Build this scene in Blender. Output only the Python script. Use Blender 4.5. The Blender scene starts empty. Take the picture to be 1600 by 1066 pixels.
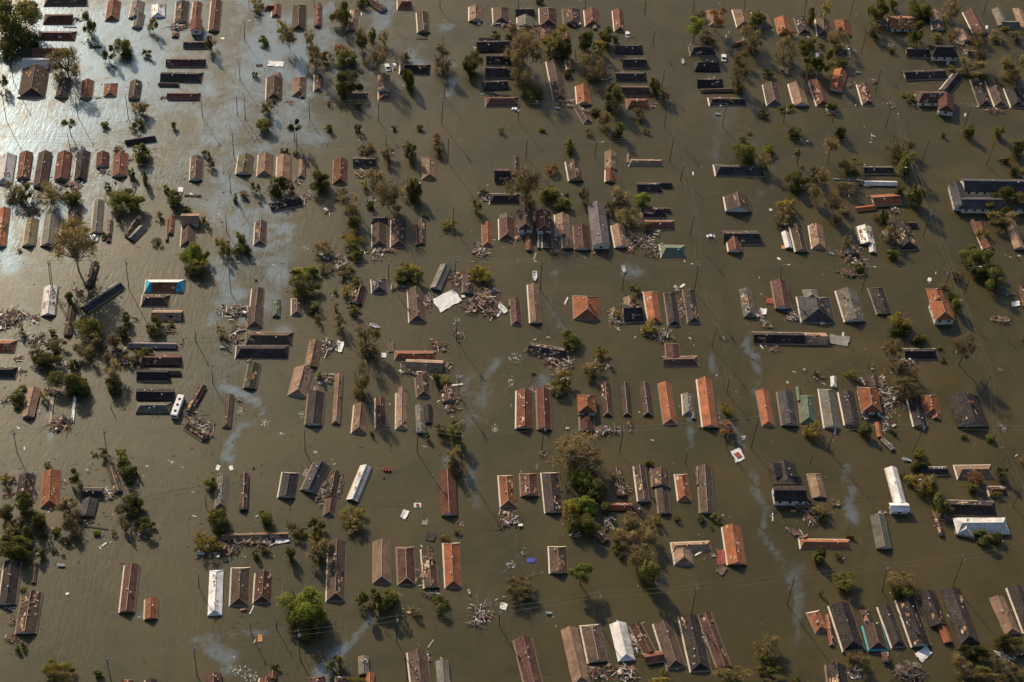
import bpy, math, random
import numpy as np
from mathutils import Vector, Matrix, noise
random.seed(11)
sc = bpy.context.scene
COL = sc.collection

# ------------------------------------------------------------------ camera
DIST = 600.0
DEP = math.radians(46.6)
ROLL = math.radians(3.79)
FPX = 2563.0
cam_d = bpy.data.cameras.new("camera")
cam = bpy.data.objects.new("camera", cam_d); COL.objects.link(cam)
cam_d.sensor_width = 36.0
cam_d.lens = 36.0 * FPX / 1600.0
cam_d.clip_start = 1.0
cam_d.clip_end = 30000.0
CAMLOC = Vector((0, -DIST * math.cos(DEP), DIST * math.sin(DEP)))
ROT = Matrix.Rotation(math.pi / 2 - DEP, 3, 'X') @ Matrix.Rotation(ROLL, 3, 'Z')
cam.location = CAMLOC
cam.rotation_euler = ROT.to_euler()
sc.camera = cam

# ------------------------------------------------------------------ light
SUN_EL, SUN_AZ = math.radians(27), math.radians(-30)      # azimuth from +Y, negative = towards -X
world = bpy.data.worlds.new("World"); sc.world = world; world.use_nodes = True
wt = world.node_tree
sky = wt.nodes.new("ShaderNodeTexSky"); sky.sky_type = 'NISHITA'; sky.sun_disc = False
sky.sun_elevation = SUN_EL; sky.sun_rotation = SUN_AZ
sky.air_density = 1.0; sky.dust_density = 2.0; sky.ozone_density = 1.0
bg = wt.nodes["Background"]; bg.inputs[1].default_value = 0.098
wt.links.new(sky.outputs[0], bg.inputs[0])
sun_d = bpy.data.lights.new("sun", 'SUN'); sun_d.energy = 5.0; sun_d.angle = math.radians(0.5); sun_d.color = (1.0, 0.82, 0.60)
sun = bpy.data.objects.new("sun", sun_d); COL.objects.link(sun)
SD = Vector((math.sin(SUN_AZ) * math.cos(SUN_EL), math.cos(SUN_AZ) * math.cos(SUN_EL), math.sin(SUN_EL)))
sun.rotation_euler = SD.to_track_quat('Z', 'Y').to_euler()
sc.view_settings.view_transform = 'Standard'; sc.view_settings.look = 'None'
sc.view_settings.exposure = 0.18; sc.view_settings.gamma = 1.0

# ------------------------------------------------------------------ photo point <-> place on the flood
def ray(px, py):
    return (ROT @ Vector(((px - 800) / FPX, -(py - 533) / FPX, -1.0))).normalized()
def G(px, py, z=0.0):
    d = ray(px, py); t = (z - CAMLOC.z) / d.z
    return CAMLOC + d * t
RI = ROT.transposed()
def P(v):
    q = RI @ (Vector(v) - CAMLOC)
    return 800 + FPX * q.x / -q.z, 533 - FPX * q.y / -q.z
def mpp(p):      # metres per photo pixel (1600 wide) at a place
    q = RI @ (Vector(p) - CAMLOC); return -q.z / FPX
TX = [0, 320, 640, 960, 1280]; TY = [0, 210, 420, 630, 846]; ZM = 1551 / 320.0

# ------------------------------------------------------------------ helpers
def new(name, me, mats=None, parent=None):
    o = bpy.data.objects.new(name, me); COL.objects.link(o)
    if parent is not None: o.parent = parent
    return o
def mesh(name, v, f, mats, mi=None, smooth=False):
    me = bpy.data.meshes.new(name); me.from_pydata(v, [], f)
    for m in (mats if isinstance(mats, (list, tuple)) else [mats]): me.materials.append(m)
    if mi: me.polygons.foreach_set('material_index', mi)
    if smooth: me.polygons.foreach_set('use_smooth', [True] * len(f))
    me.update(); return me
class MB:
    def __init__(s): s.v = []; s.f = []; s.m = []
    def add(s, v, f, mi=0):
        n = len(s.v); s.v += [tuple(x) for x in v]; s.f += [tuple(i + n for i in q) for q in f]; s.m += [mi] * len(f)
    def box(s, c, d, rz=0.0, mi=0, tilt=(0, 0)):
        M = Matrix.Rotation(rz, 3, 'Z') @ Matrix.Rotation(tilt[0], 3, 'X') @ Matrix.Rotation(tilt[1], 3, 'Y')
        v = [Vector(c) + M @ Vector((x * d[0] / 2, y * d[1] / 2, z * d[2] / 2)) for x in (-1, 1) for y in (-1, 1) for z in (-1, 1)]
        s.add(v, [(0, 1, 3, 2), (4, 6, 7, 5), (0, 4, 5, 1), (2, 3, 7, 6), (0, 2, 6, 4), (1, 5, 7, 3)], mi)
    def tube(s, a, b, r1, r2, n=5, mi=0):
        a = Vector(a); b = Vector(b); d = (b - a)
        if d.length < 1e-6: return
        d.normalize(); u = d.orthogonal().normalized(); w = d.cross(u)
        v = []
        for p, r in ((a, r1), (b, r2)):
            for i in range(n):
                t = 2 * math.pi * i / n; v.append(p + (u * math.cos(t) + w * math.sin(t)) * r)
        s.add(v, [(i, (i + 1) % n, n + (i + 1) % n, n + i) for i in range(n)] + [tuple(range(n - 1, -1, -1)), tuple(range(n, 2 * n))], mi)
    def mesh(s, name, mats, smooth=False): return mesh(name, s.v, s.f, mats, s.m, smooth)
def empty(name, loc, rz=0.0):
    o = bpy.data.objects.new(name, None); COL.objects.link(o); o.location = loc; o.rotation_euler = (0, 0, rz); o.empty_display_size = 0.5
    return o

# ------------------------------------------------------------------ materials
def nodes(name):
    m = bpy.data.materials.new(name); m.use_nodes = True
    nt = m.node_tree; b = nt.nodes["Principled BSDF"]
    return m, nt, b
def N(nt, t, **kw):
    n = nt.nodes.new(t)
    for k, v in kw.items(): setattr(n, k, v)
    return n
def ramp(nt, fac, pts):
    r = N(nt, "ShaderNodeValToRGB"); e = r.color_ramp.elements
    while len(e) < len(pts): e.new(0.5)
    for i, (p, c) in enumerate(pts):
        e[i].position = p; e[i].color = (*c, 1) if not isinstance(c, (int, float)) else (c, c, c, 1)
    nt.links.new(fac, r.inputs[0]); return r.outputs[0]
def mix(nt, f, a, b, mode='MIX'):
    m = N(nt, "ShaderNodeMix", data_type='RGBA', blend_type=mode)
    for s, v in ((0, f), (6, a), (7, b)):
        if isinstance(v, (int, float)): m.inputs[s].default_value = v
        elif isinstance(v, tuple): m.inputs[s].default_value = (*v, 1)
        else: nt.links.new(v, m.inputs[s])
    return m.outputs[2]
def objco(nt):
    tc = N(nt, "ShaderNodeTexCoord"); oi = N(nt, "ShaderNodeObjectInfo")
    sc_ = N(nt, "ShaderNodeVectorMath", operation='SCALE'); sc_.inputs[0].default_value = (131, 71, 37)
    nt.links.new(oi.outputs['Random'], sc_.inputs['Scale'])
    ad = N(nt, "ShaderNodeVectorMath", operation='ADD')
    nt.links.new(tc.outputs['Object'], ad.inputs[0]); nt.links.new(sc_.outputs[0], ad.inputs[1])
    return ad.outputs[0], oi.outputs['Random'], tc.outputs['Object']
def noi(nt, vec, scale, detail=3.0, rough=0.6, dist=0.0, stretch=None):
    if stretch:
        mp = N(nt, "ShaderNodeMapping"); mp.inputs['Scale'].default_value = stretch
        nt.links.new(vec, mp.inputs[0]); vec = mp.outputs[0]
    n = N(nt, "ShaderNodeTexNoise"); n.inputs['Scale'].default_value = scale; n.inputs['Detail'].default_value = detail
    n.inputs['Roughness'].default_value = rough; n.inputs['Distortion'].default_value = dist
    nt.links.new(vec, n.inputs['Vector']); return n.outputs[0]

ROOFC = {'k': (.030, .023, .024), 'b': (.066, .044, .032), 'r': (.135, .040, .024), 'm': (.074, .028, .022), 'o': (.30, .095, .036),
         't': (.25, .155, .100), 'g': (.155, .145, .120), 's': (.044, .043, .048), 'w': (.62, .60, .57), 'n': (.12, .175, .12),
         'q': (.045, .055, .035), 'y': (.17, .145, .075), 'u': (.19, .155, .165), 'c': (.26, .085, .034), 'l': (.04, .06, .35)}
def roof_mat(key):
    c = ROOFC[key]; m, nt, b = nodes("roofing_" + key)
    v, rnd, raw = objco(nt)
    big = noi(nt, v, .22, 4, .65); fine = noi(nt, v, 2.3, 5, .75); streak = noi(nt, v, 1.1, 3, .6, 0, (.35, .9, .35)) if key not in 'w' else noi(nt, v, 1.1, 3, .6, 0, (1.6, .2, .2))
    hi = tuple(min(.85, x * 1.55 + .012) for x in c); lo = tuple(x * .42 for x in c)
    col = ramp(nt, big, [(.3, lo), (.5, c), (.72, hi)])
    col = mix(nt, .42, col, ramp(nt, streak, [(.3, lo), (.55, c), (.75, hi)]))
    if key != 'w': col = mix(nt, ramp(nt, noi(nt, v, .33, 5, .7, .6), [(.42, 0.0), (.66, .20 if key in 'ks' else .42)]), col, (.13, .085, .060) if key not in 'tgyu' else (.11, .085, .062))
    # scoured silt and bleached granules
    pale = (.34, .27, .20) if key != 'w' else (.45, .36, .27)
    col = mix(nt, ramp(nt, fine, [(.57, 0.0), (.74, .30 if key in 'ks' else .55)]), col, pale)
    col = mix(nt, ramp(nt, noi(nt, v, .55, 6, .8), [(.56, 0.0), (.64, .65)]), col, tuple(x * .45 for x in c) if key != 'w' else (.30, .20, .13))
    col = mix(nt, ramp(nt, noi(nt, v, 5.0, 2, .5), [(.69, 0.0), (.71, .85)]), col, (.75, .73, .70))
    br = ramp(nt, rnd, [(0, .72), (1, 1.3)])
    col = mix(nt, 1.0, col, br, 'MULTIPLY')
    nt.links.new(col, b.inputs['Base Color'])
    b.inputs['Roughness'].default_value = .88 if key not in 'w' else .5
    b.inputs['Specular IOR Level'].default_value = .25
    bp = N(nt, "ShaderNodeBump"); bp.inputs['Strength'].default_value = .5; bp.inputs['Distance'].default_value = .12
    nt.links.new(fine, bp.inputs['Height']); nt.links.new(bp.outputs[0], b.inputs['Normal'])
    return m
RM = {k: roof_mat(k) for k in ROOFC}
def simple(name, c, rough=.8, var=.35, scale=.8, spec=.3, metal=0.0):
    m, nt, b = nodes(name); v, rnd, raw = objco(nt)
    n = noi(nt, v, scale, 4, .7)
    col = ramp(nt, n, [(.25, tuple(x * (1 - var) for x in c)), (.7, tuple(min(.9, x * (1 + var * .6)) for x in c))])
    nt.links.new(col, b.inputs['Base Color']); b.inputs['Roughness'].default_value = rough
    b.inputs['Specular IOR Level'].default_value = spec; b.inputs['Metallic'].default_value = metal
    return m
M_WALL = simple("painted_clapboard", (.55, .53, .50), .7)
M_WALLB = simple("weathered_siding", (.30, .26, .22), .8)
M_TEAL = simple("teal_paint", (.04, .30, .34), .6)
M_TARP = simple("teal_tarp", (.03, .36, .50), .5)
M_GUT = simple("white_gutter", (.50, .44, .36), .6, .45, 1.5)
M_GUTD = simple("silted_shaded_eave", (.20, .155, .105), .85, .4, 1.2)  # silt on some whole strips; painted shade on faces away from the sun
M_RIDGE = simple("ridge_shingle", (.30, .19, .14), .8)
M_RIDGEP = simple("pale_ridge", (.45, .33, .27), .7)
M_VENT = simple("vent_metal", (.68, .68, .70), .4)
M_DECK = simple("bare_plywood", (.36, .20, .10), .85, .5, 1.3)
M_DECKP = simple("pale_plywood", (.52, .39, .27), .85, .4, 1.3)
M_BRICK = simple("brick", (.20, .08, .05), .9)
M_DARK = simple("dark_void", (.012, .012, .014), .9)
M_WOOD = simple("creosote_wood", (.055, .040, .030), .9)
M_GREYW = simple("galvanised_metal", (.42, .43, .44), .5)
M_WIRE = simple("cable", (.17, .16, .13), .7)
M_BARK = simple("bark", (.16, .115, .075), .9, .5, 3)
M_BARKP = simple("pale_bark", (.30, .215, .14), .9, .4, 3)
M_WHITE = simple("white_paint", (.72, .72, .72), .35, .12)
M_GLASS = simple("dark_glass", (.02, .025, .03), .1, .2, 1, .6)
M_RED = simple("red_plastic", (.50, .035, .06), .45, .2)
M_RUB = simple("rubber", (.02, .02, .02), .9)
D_MATS = [simple("lumber", (.25, .155, .095), .85), simple("white_board", (.72, .70, .67), .7, .2), simple("pink_lumber", (.20, .095, .065), .85),
          simple("grey_board", (.19, .16, .14), .85), simple("dark_board", (.05, .04, .035), .9), simple("tan_board", (.40, .28, .18), .85), simple("green_litter", (.06, .075, .025), .9)]
def leaf_mat(name, c1, c2, tr=.5):
    m, nt, b = nodes(name); v, rnd, raw = objco(nt); c1 = tuple(x * 1.6 for x in c1); c2 = tuple(x * 1.6 for x in c2)
    n = noi(nt, v, 2.6, 3, .7)
    col = ramp(nt, n, [(.32, c1), (.66, c2)])
    col = mix(nt, 1.0, col, ramp(nt, rnd, [(0, .6), (1, 1.35)]), 'MULTIPLY')
    nt.links.new(col, b.inputs['Base Color']); b.inputs['Roughness'].default_value = .75; b.inputs['Specular IOR Level'].default_value = .15
    t = N(nt, "ShaderNodeBsdfTranslucent"); nt.links.new(col, t.inputs[0])
    ms = N(nt, "ShaderNodeMixShader"); ms.inputs[0].default_value = tr
    out = nt.nodes["Material Output"]
    nt.links.new(b.outputs[0], ms.inputs[1]); nt.links.new(t.outputs[0], ms.inputs[2]); nt.links.new(ms.outputs[0], out.inputs[0])
    return m
LEAF = {'d': leaf_mat("dark_leaves", (.036, .044, .013), (.155, .145, .036)),
        'g': leaf_mat("bright_leaves", (.075, .095, .018), (.19, .20, .034)),
        'b': leaf_mat("brown_leaves", (.072, .058, .026), (.25, .195, .085)),
        'y': leaf_mat("yellow_leaves", (.09, .085, .016), (.30, .24, .045)),
        'o': leaf_mat("rusty_leaves", (.11, .060, .022), (.28, .15, .055)),
        'x': leaf_mat("olive_leaves", (.075, .060, .028), (.24, .185, .08))}

# ------------------------------------------------------------------ flood water: one sheet to the horizon
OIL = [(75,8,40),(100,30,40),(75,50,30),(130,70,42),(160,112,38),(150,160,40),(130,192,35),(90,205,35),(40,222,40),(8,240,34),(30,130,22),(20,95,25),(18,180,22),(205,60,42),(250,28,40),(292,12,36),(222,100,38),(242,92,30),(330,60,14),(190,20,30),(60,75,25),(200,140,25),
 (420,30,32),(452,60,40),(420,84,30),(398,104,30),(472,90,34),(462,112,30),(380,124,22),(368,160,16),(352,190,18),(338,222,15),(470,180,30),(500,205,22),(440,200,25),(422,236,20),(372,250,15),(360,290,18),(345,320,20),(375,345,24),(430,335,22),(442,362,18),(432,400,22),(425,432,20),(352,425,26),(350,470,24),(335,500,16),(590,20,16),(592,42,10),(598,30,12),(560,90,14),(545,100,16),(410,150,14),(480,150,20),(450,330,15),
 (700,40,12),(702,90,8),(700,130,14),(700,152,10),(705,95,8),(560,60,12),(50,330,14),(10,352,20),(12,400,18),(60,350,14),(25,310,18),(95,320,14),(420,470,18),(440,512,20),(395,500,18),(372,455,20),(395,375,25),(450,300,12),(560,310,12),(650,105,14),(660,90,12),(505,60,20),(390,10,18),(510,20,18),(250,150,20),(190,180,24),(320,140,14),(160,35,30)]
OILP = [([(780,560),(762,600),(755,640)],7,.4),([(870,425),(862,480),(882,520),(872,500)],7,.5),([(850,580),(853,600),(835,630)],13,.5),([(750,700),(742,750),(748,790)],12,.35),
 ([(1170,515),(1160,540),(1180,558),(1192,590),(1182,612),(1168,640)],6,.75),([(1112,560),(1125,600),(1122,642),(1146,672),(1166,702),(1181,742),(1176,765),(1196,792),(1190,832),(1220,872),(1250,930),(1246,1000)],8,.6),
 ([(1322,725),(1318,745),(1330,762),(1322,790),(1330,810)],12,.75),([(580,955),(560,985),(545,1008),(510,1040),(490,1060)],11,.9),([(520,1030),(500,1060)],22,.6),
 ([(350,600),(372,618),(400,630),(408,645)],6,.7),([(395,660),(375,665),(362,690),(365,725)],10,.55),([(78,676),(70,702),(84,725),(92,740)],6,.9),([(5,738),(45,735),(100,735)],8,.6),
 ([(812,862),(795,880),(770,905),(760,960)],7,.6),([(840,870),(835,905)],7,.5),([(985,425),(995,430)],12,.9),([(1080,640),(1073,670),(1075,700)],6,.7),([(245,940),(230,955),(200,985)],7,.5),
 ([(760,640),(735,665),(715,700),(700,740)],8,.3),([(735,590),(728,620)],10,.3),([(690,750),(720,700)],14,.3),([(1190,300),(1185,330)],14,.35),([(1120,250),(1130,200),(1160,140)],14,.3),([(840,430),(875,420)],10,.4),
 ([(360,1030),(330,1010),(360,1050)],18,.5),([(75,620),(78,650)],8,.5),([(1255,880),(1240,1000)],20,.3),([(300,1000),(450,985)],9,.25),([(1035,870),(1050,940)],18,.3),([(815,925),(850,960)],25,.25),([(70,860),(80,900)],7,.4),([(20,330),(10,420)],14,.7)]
def build_water():
    xs = np.concatenate([[-26000, -9000, -2500, -900, -480], np.arange(-330, 331, 1.7), [480, 900, 2500, 9000, 26000]])
    ys = np.concatenate([[-26000, -6000, -1500, -500], np.arange(-240, 361, 1.9), [520, 1000, 3000, 10000, 30000]])
    X, Y = np.meshgrid(xs, ys); nx, ny = len(xs), len(ys)
    co = np.stack([X.ravel(), Y.ravel(), np.zeros(nx * ny)], 1)
    Rn = np.array(RI); q = (co - np.array(CAMLOC)) @ Rn.T
    w = np.where(-q[:, 2] > 50, -q[:, 2], 1e9)
    px = 800 + FPX * q[:, 0] / w; py = 533 - FPX * q[:, 1] / w
    wx = np.zeros(len(px)); wy = np.zeros(len(px)); near = (px > -150) & (px < 1750) & (py > -150) & (py < 1250)
    for i in np.nonzero(near)[0]:
        c = co[i]; a = noise.noise_vector((c[0] * .045, c[1] * .035, 3.1)); b_ = noise.noise_vector((c[0] * .13, c[1] * .10, 7.7))
        wx[i] = a[0] * 16 + b_[0] * 6; wy[i] = a[1] * 16 + b_[1] * 6
    pxs, pys = px + wx * .45, py + wy * .45
    px = px + wx * 1.5; py = py + wy * 1.5
    oil_sheen = np.zeros(len(px)); fade = np.clip(.95 + wy * .08, .35, 1.4)
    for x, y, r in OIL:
        oil_sheen += .5 * np.exp(-(((px - x) ** 2 + (py - y) ** 2) / (r * .78) ** 2))
    for x, y, r, q in ((120,110,190,.30),(430,110,150,.27),(60,300,130,.30),(390,340,110,.24),(250,200,160,.20),(640,80,140,.16),(360,560,110,.16),(1100,150,120,.12),(40,520,120,.14),(780,620,110,.12)):  # broad soft blobs: sky sheen painted in as extra film, mostly upper left
        oil_sheen += q * np.exp(-(((px - x) ** 2 + (py - y) ** 2) / (r * .8) ** 2))
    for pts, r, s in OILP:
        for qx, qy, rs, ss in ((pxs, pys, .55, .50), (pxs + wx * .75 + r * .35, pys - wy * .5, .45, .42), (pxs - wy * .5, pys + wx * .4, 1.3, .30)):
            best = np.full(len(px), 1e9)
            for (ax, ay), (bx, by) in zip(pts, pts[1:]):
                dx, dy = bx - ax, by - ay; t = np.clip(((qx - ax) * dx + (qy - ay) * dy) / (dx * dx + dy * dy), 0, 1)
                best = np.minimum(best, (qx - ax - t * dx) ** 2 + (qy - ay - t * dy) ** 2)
            oil_sheen += s * ss * .90 * fade * np.exp(-best / (r * rs * .85) ** 2)
    me = bpy.data.meshes.new("flood_water")
    I = np.arange(nx * ny).reshape(ny, nx)
    f = np.stack([I[:-1, :-1], I[:-1, 1:], I[1:, 1:], I[1:, :-1]], -1).reshape(-1, 4)
    me.vertices.add(len(co)); me.vertices.foreach_set('co', co.ravel())
    me.loops.add(f.size); me.loops.foreach_set('vertex_index', f.ravel().astype(np.int32))
    me.polygons.add(len(f)); me.polygons.foreach_set('loop_start', np.arange(0, f.size, 4, dtype=np.int32))
    me.update(calc_edges=True)
    a = me.attributes.new('oil_sheen', 'FLOAT', 'POINT'); a.data.foreach_set('value', np.clip(oil_sheen, 0, 1.3))
    m, nt, b = nodes("flood_water")
    tc = N(nt, "ShaderNodeTexCoord"); ge = tc.outputs['Object']
    at = N(nt, "ShaderNodeAttribute", attribute_name='oil_sheen')
    silt = noi(nt, ge, .014, 6, .62, 1.8); silt2 = noi(nt, ge, .16, 5, .7, .5)
    col = ramp(nt, silt, [(.26, (.044, .043, .014)), (.5, (.070, .057, .019)), (.74, (.104, .078, .028))])
    col = mix(nt, ramp(nt, silt2, [(.35, 0.0), (.75, .35)]), col, (.092, .070, .032))
    b.inputs['Subsurface Weight'].default_value = 1.0; b.inputs['Subsurface Scale'].default_value = 2.2; b.inputs['Subsurface Radius'].default_value = (1.2, 1.1, .8)
    nt.links.new(col, b.inputs['Base Color'])
    b.inputs['IOR'].default_value = 1.37; b.inputs['Specular Tint'].default_value = (.88, .96, 1.0, 1); b.inputs['Roughness'].default_value = WR
    rip = noi(nt, ge, .9, 4, .65, .3, (1, .55, 1)); rip2 = noi(nt, ge, .10, 3, .6, .6)
    bp = N(nt, "ShaderNodeBump"); bp.inputs['Strength'].default_value = 1; bp.inputs['Distance'].default_value = .030
    nt.links.new(rip, bp.inputs['Height'])
    bp2 = N(nt, "ShaderNodeBump"); bp2.inputs['Strength'].default_value = 1; bp2.inputs['Distance'].default_value = .05
    nt.links.new(rip2, bp2.inputs['Height']); nt.links.new(bp.outputs[0], bp2.inputs['Normal'])
    mpw = N(nt, "ShaderNodeMapping"); mpw.inputs['Rotation'].default_value = (0, 0, math.radians(-38)); mpw.inputs['Scale'].default_value = (1.1, .22, 1); nt.links.new(ge, mpw.inputs[0])
    wind = noi(nt, mpw.outputs[0], .62, 3, .55, .6); gust = noi(nt, ge, .02, 3, .6, .8)
    wm = N(nt, "ShaderNodeMath", operation='MULTIPLY'); nt.links.new(wind, wm.inputs[0]); nt.links.new(ramp(nt, gust, [(.40, .12), (.62, 1.0)]), wm.inputs[1])
    bp3 = N(nt, "ShaderNodeBump"); bp3.inputs['Strength'].default_value = 1; bp3.inputs['Distance'].default_value = .05
    nt.links.new(wm.outputs[0], bp3.inputs['Height']); nt.links.new(bp2.outputs[0], bp3.inputs['Normal']); bp2 = bp3
    nt.links.new(bp2.outputs[0], b.inputs['Normal'])
    # oil film: same water under a thin film, sky blue painted into its tint, that mirrors more of the sky and spreads the glare
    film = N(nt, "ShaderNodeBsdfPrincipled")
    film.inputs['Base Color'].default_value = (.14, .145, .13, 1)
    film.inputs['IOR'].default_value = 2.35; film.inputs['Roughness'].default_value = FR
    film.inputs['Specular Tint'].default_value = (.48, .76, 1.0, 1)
    nt.links.new(bp2.outputs[0], film.inputs['Normal'])
    # ragged, swirled edge of the film
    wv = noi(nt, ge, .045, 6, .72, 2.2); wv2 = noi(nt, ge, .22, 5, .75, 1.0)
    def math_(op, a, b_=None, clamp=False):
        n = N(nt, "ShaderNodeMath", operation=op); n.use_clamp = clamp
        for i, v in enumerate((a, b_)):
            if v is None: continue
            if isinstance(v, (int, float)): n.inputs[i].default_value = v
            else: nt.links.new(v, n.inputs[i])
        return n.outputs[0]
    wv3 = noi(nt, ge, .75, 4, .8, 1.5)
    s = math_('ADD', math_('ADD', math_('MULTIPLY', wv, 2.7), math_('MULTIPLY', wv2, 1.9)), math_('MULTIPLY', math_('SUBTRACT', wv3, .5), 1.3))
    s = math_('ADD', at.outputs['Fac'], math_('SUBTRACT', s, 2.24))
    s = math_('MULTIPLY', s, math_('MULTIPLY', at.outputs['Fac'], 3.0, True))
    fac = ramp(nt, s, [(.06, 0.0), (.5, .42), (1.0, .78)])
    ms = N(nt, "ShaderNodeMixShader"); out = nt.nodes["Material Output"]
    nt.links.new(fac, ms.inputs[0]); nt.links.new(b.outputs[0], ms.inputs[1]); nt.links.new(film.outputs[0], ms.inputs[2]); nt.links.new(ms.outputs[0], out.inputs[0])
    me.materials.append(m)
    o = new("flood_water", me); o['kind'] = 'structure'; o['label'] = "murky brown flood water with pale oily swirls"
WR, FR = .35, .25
build_water()

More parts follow.
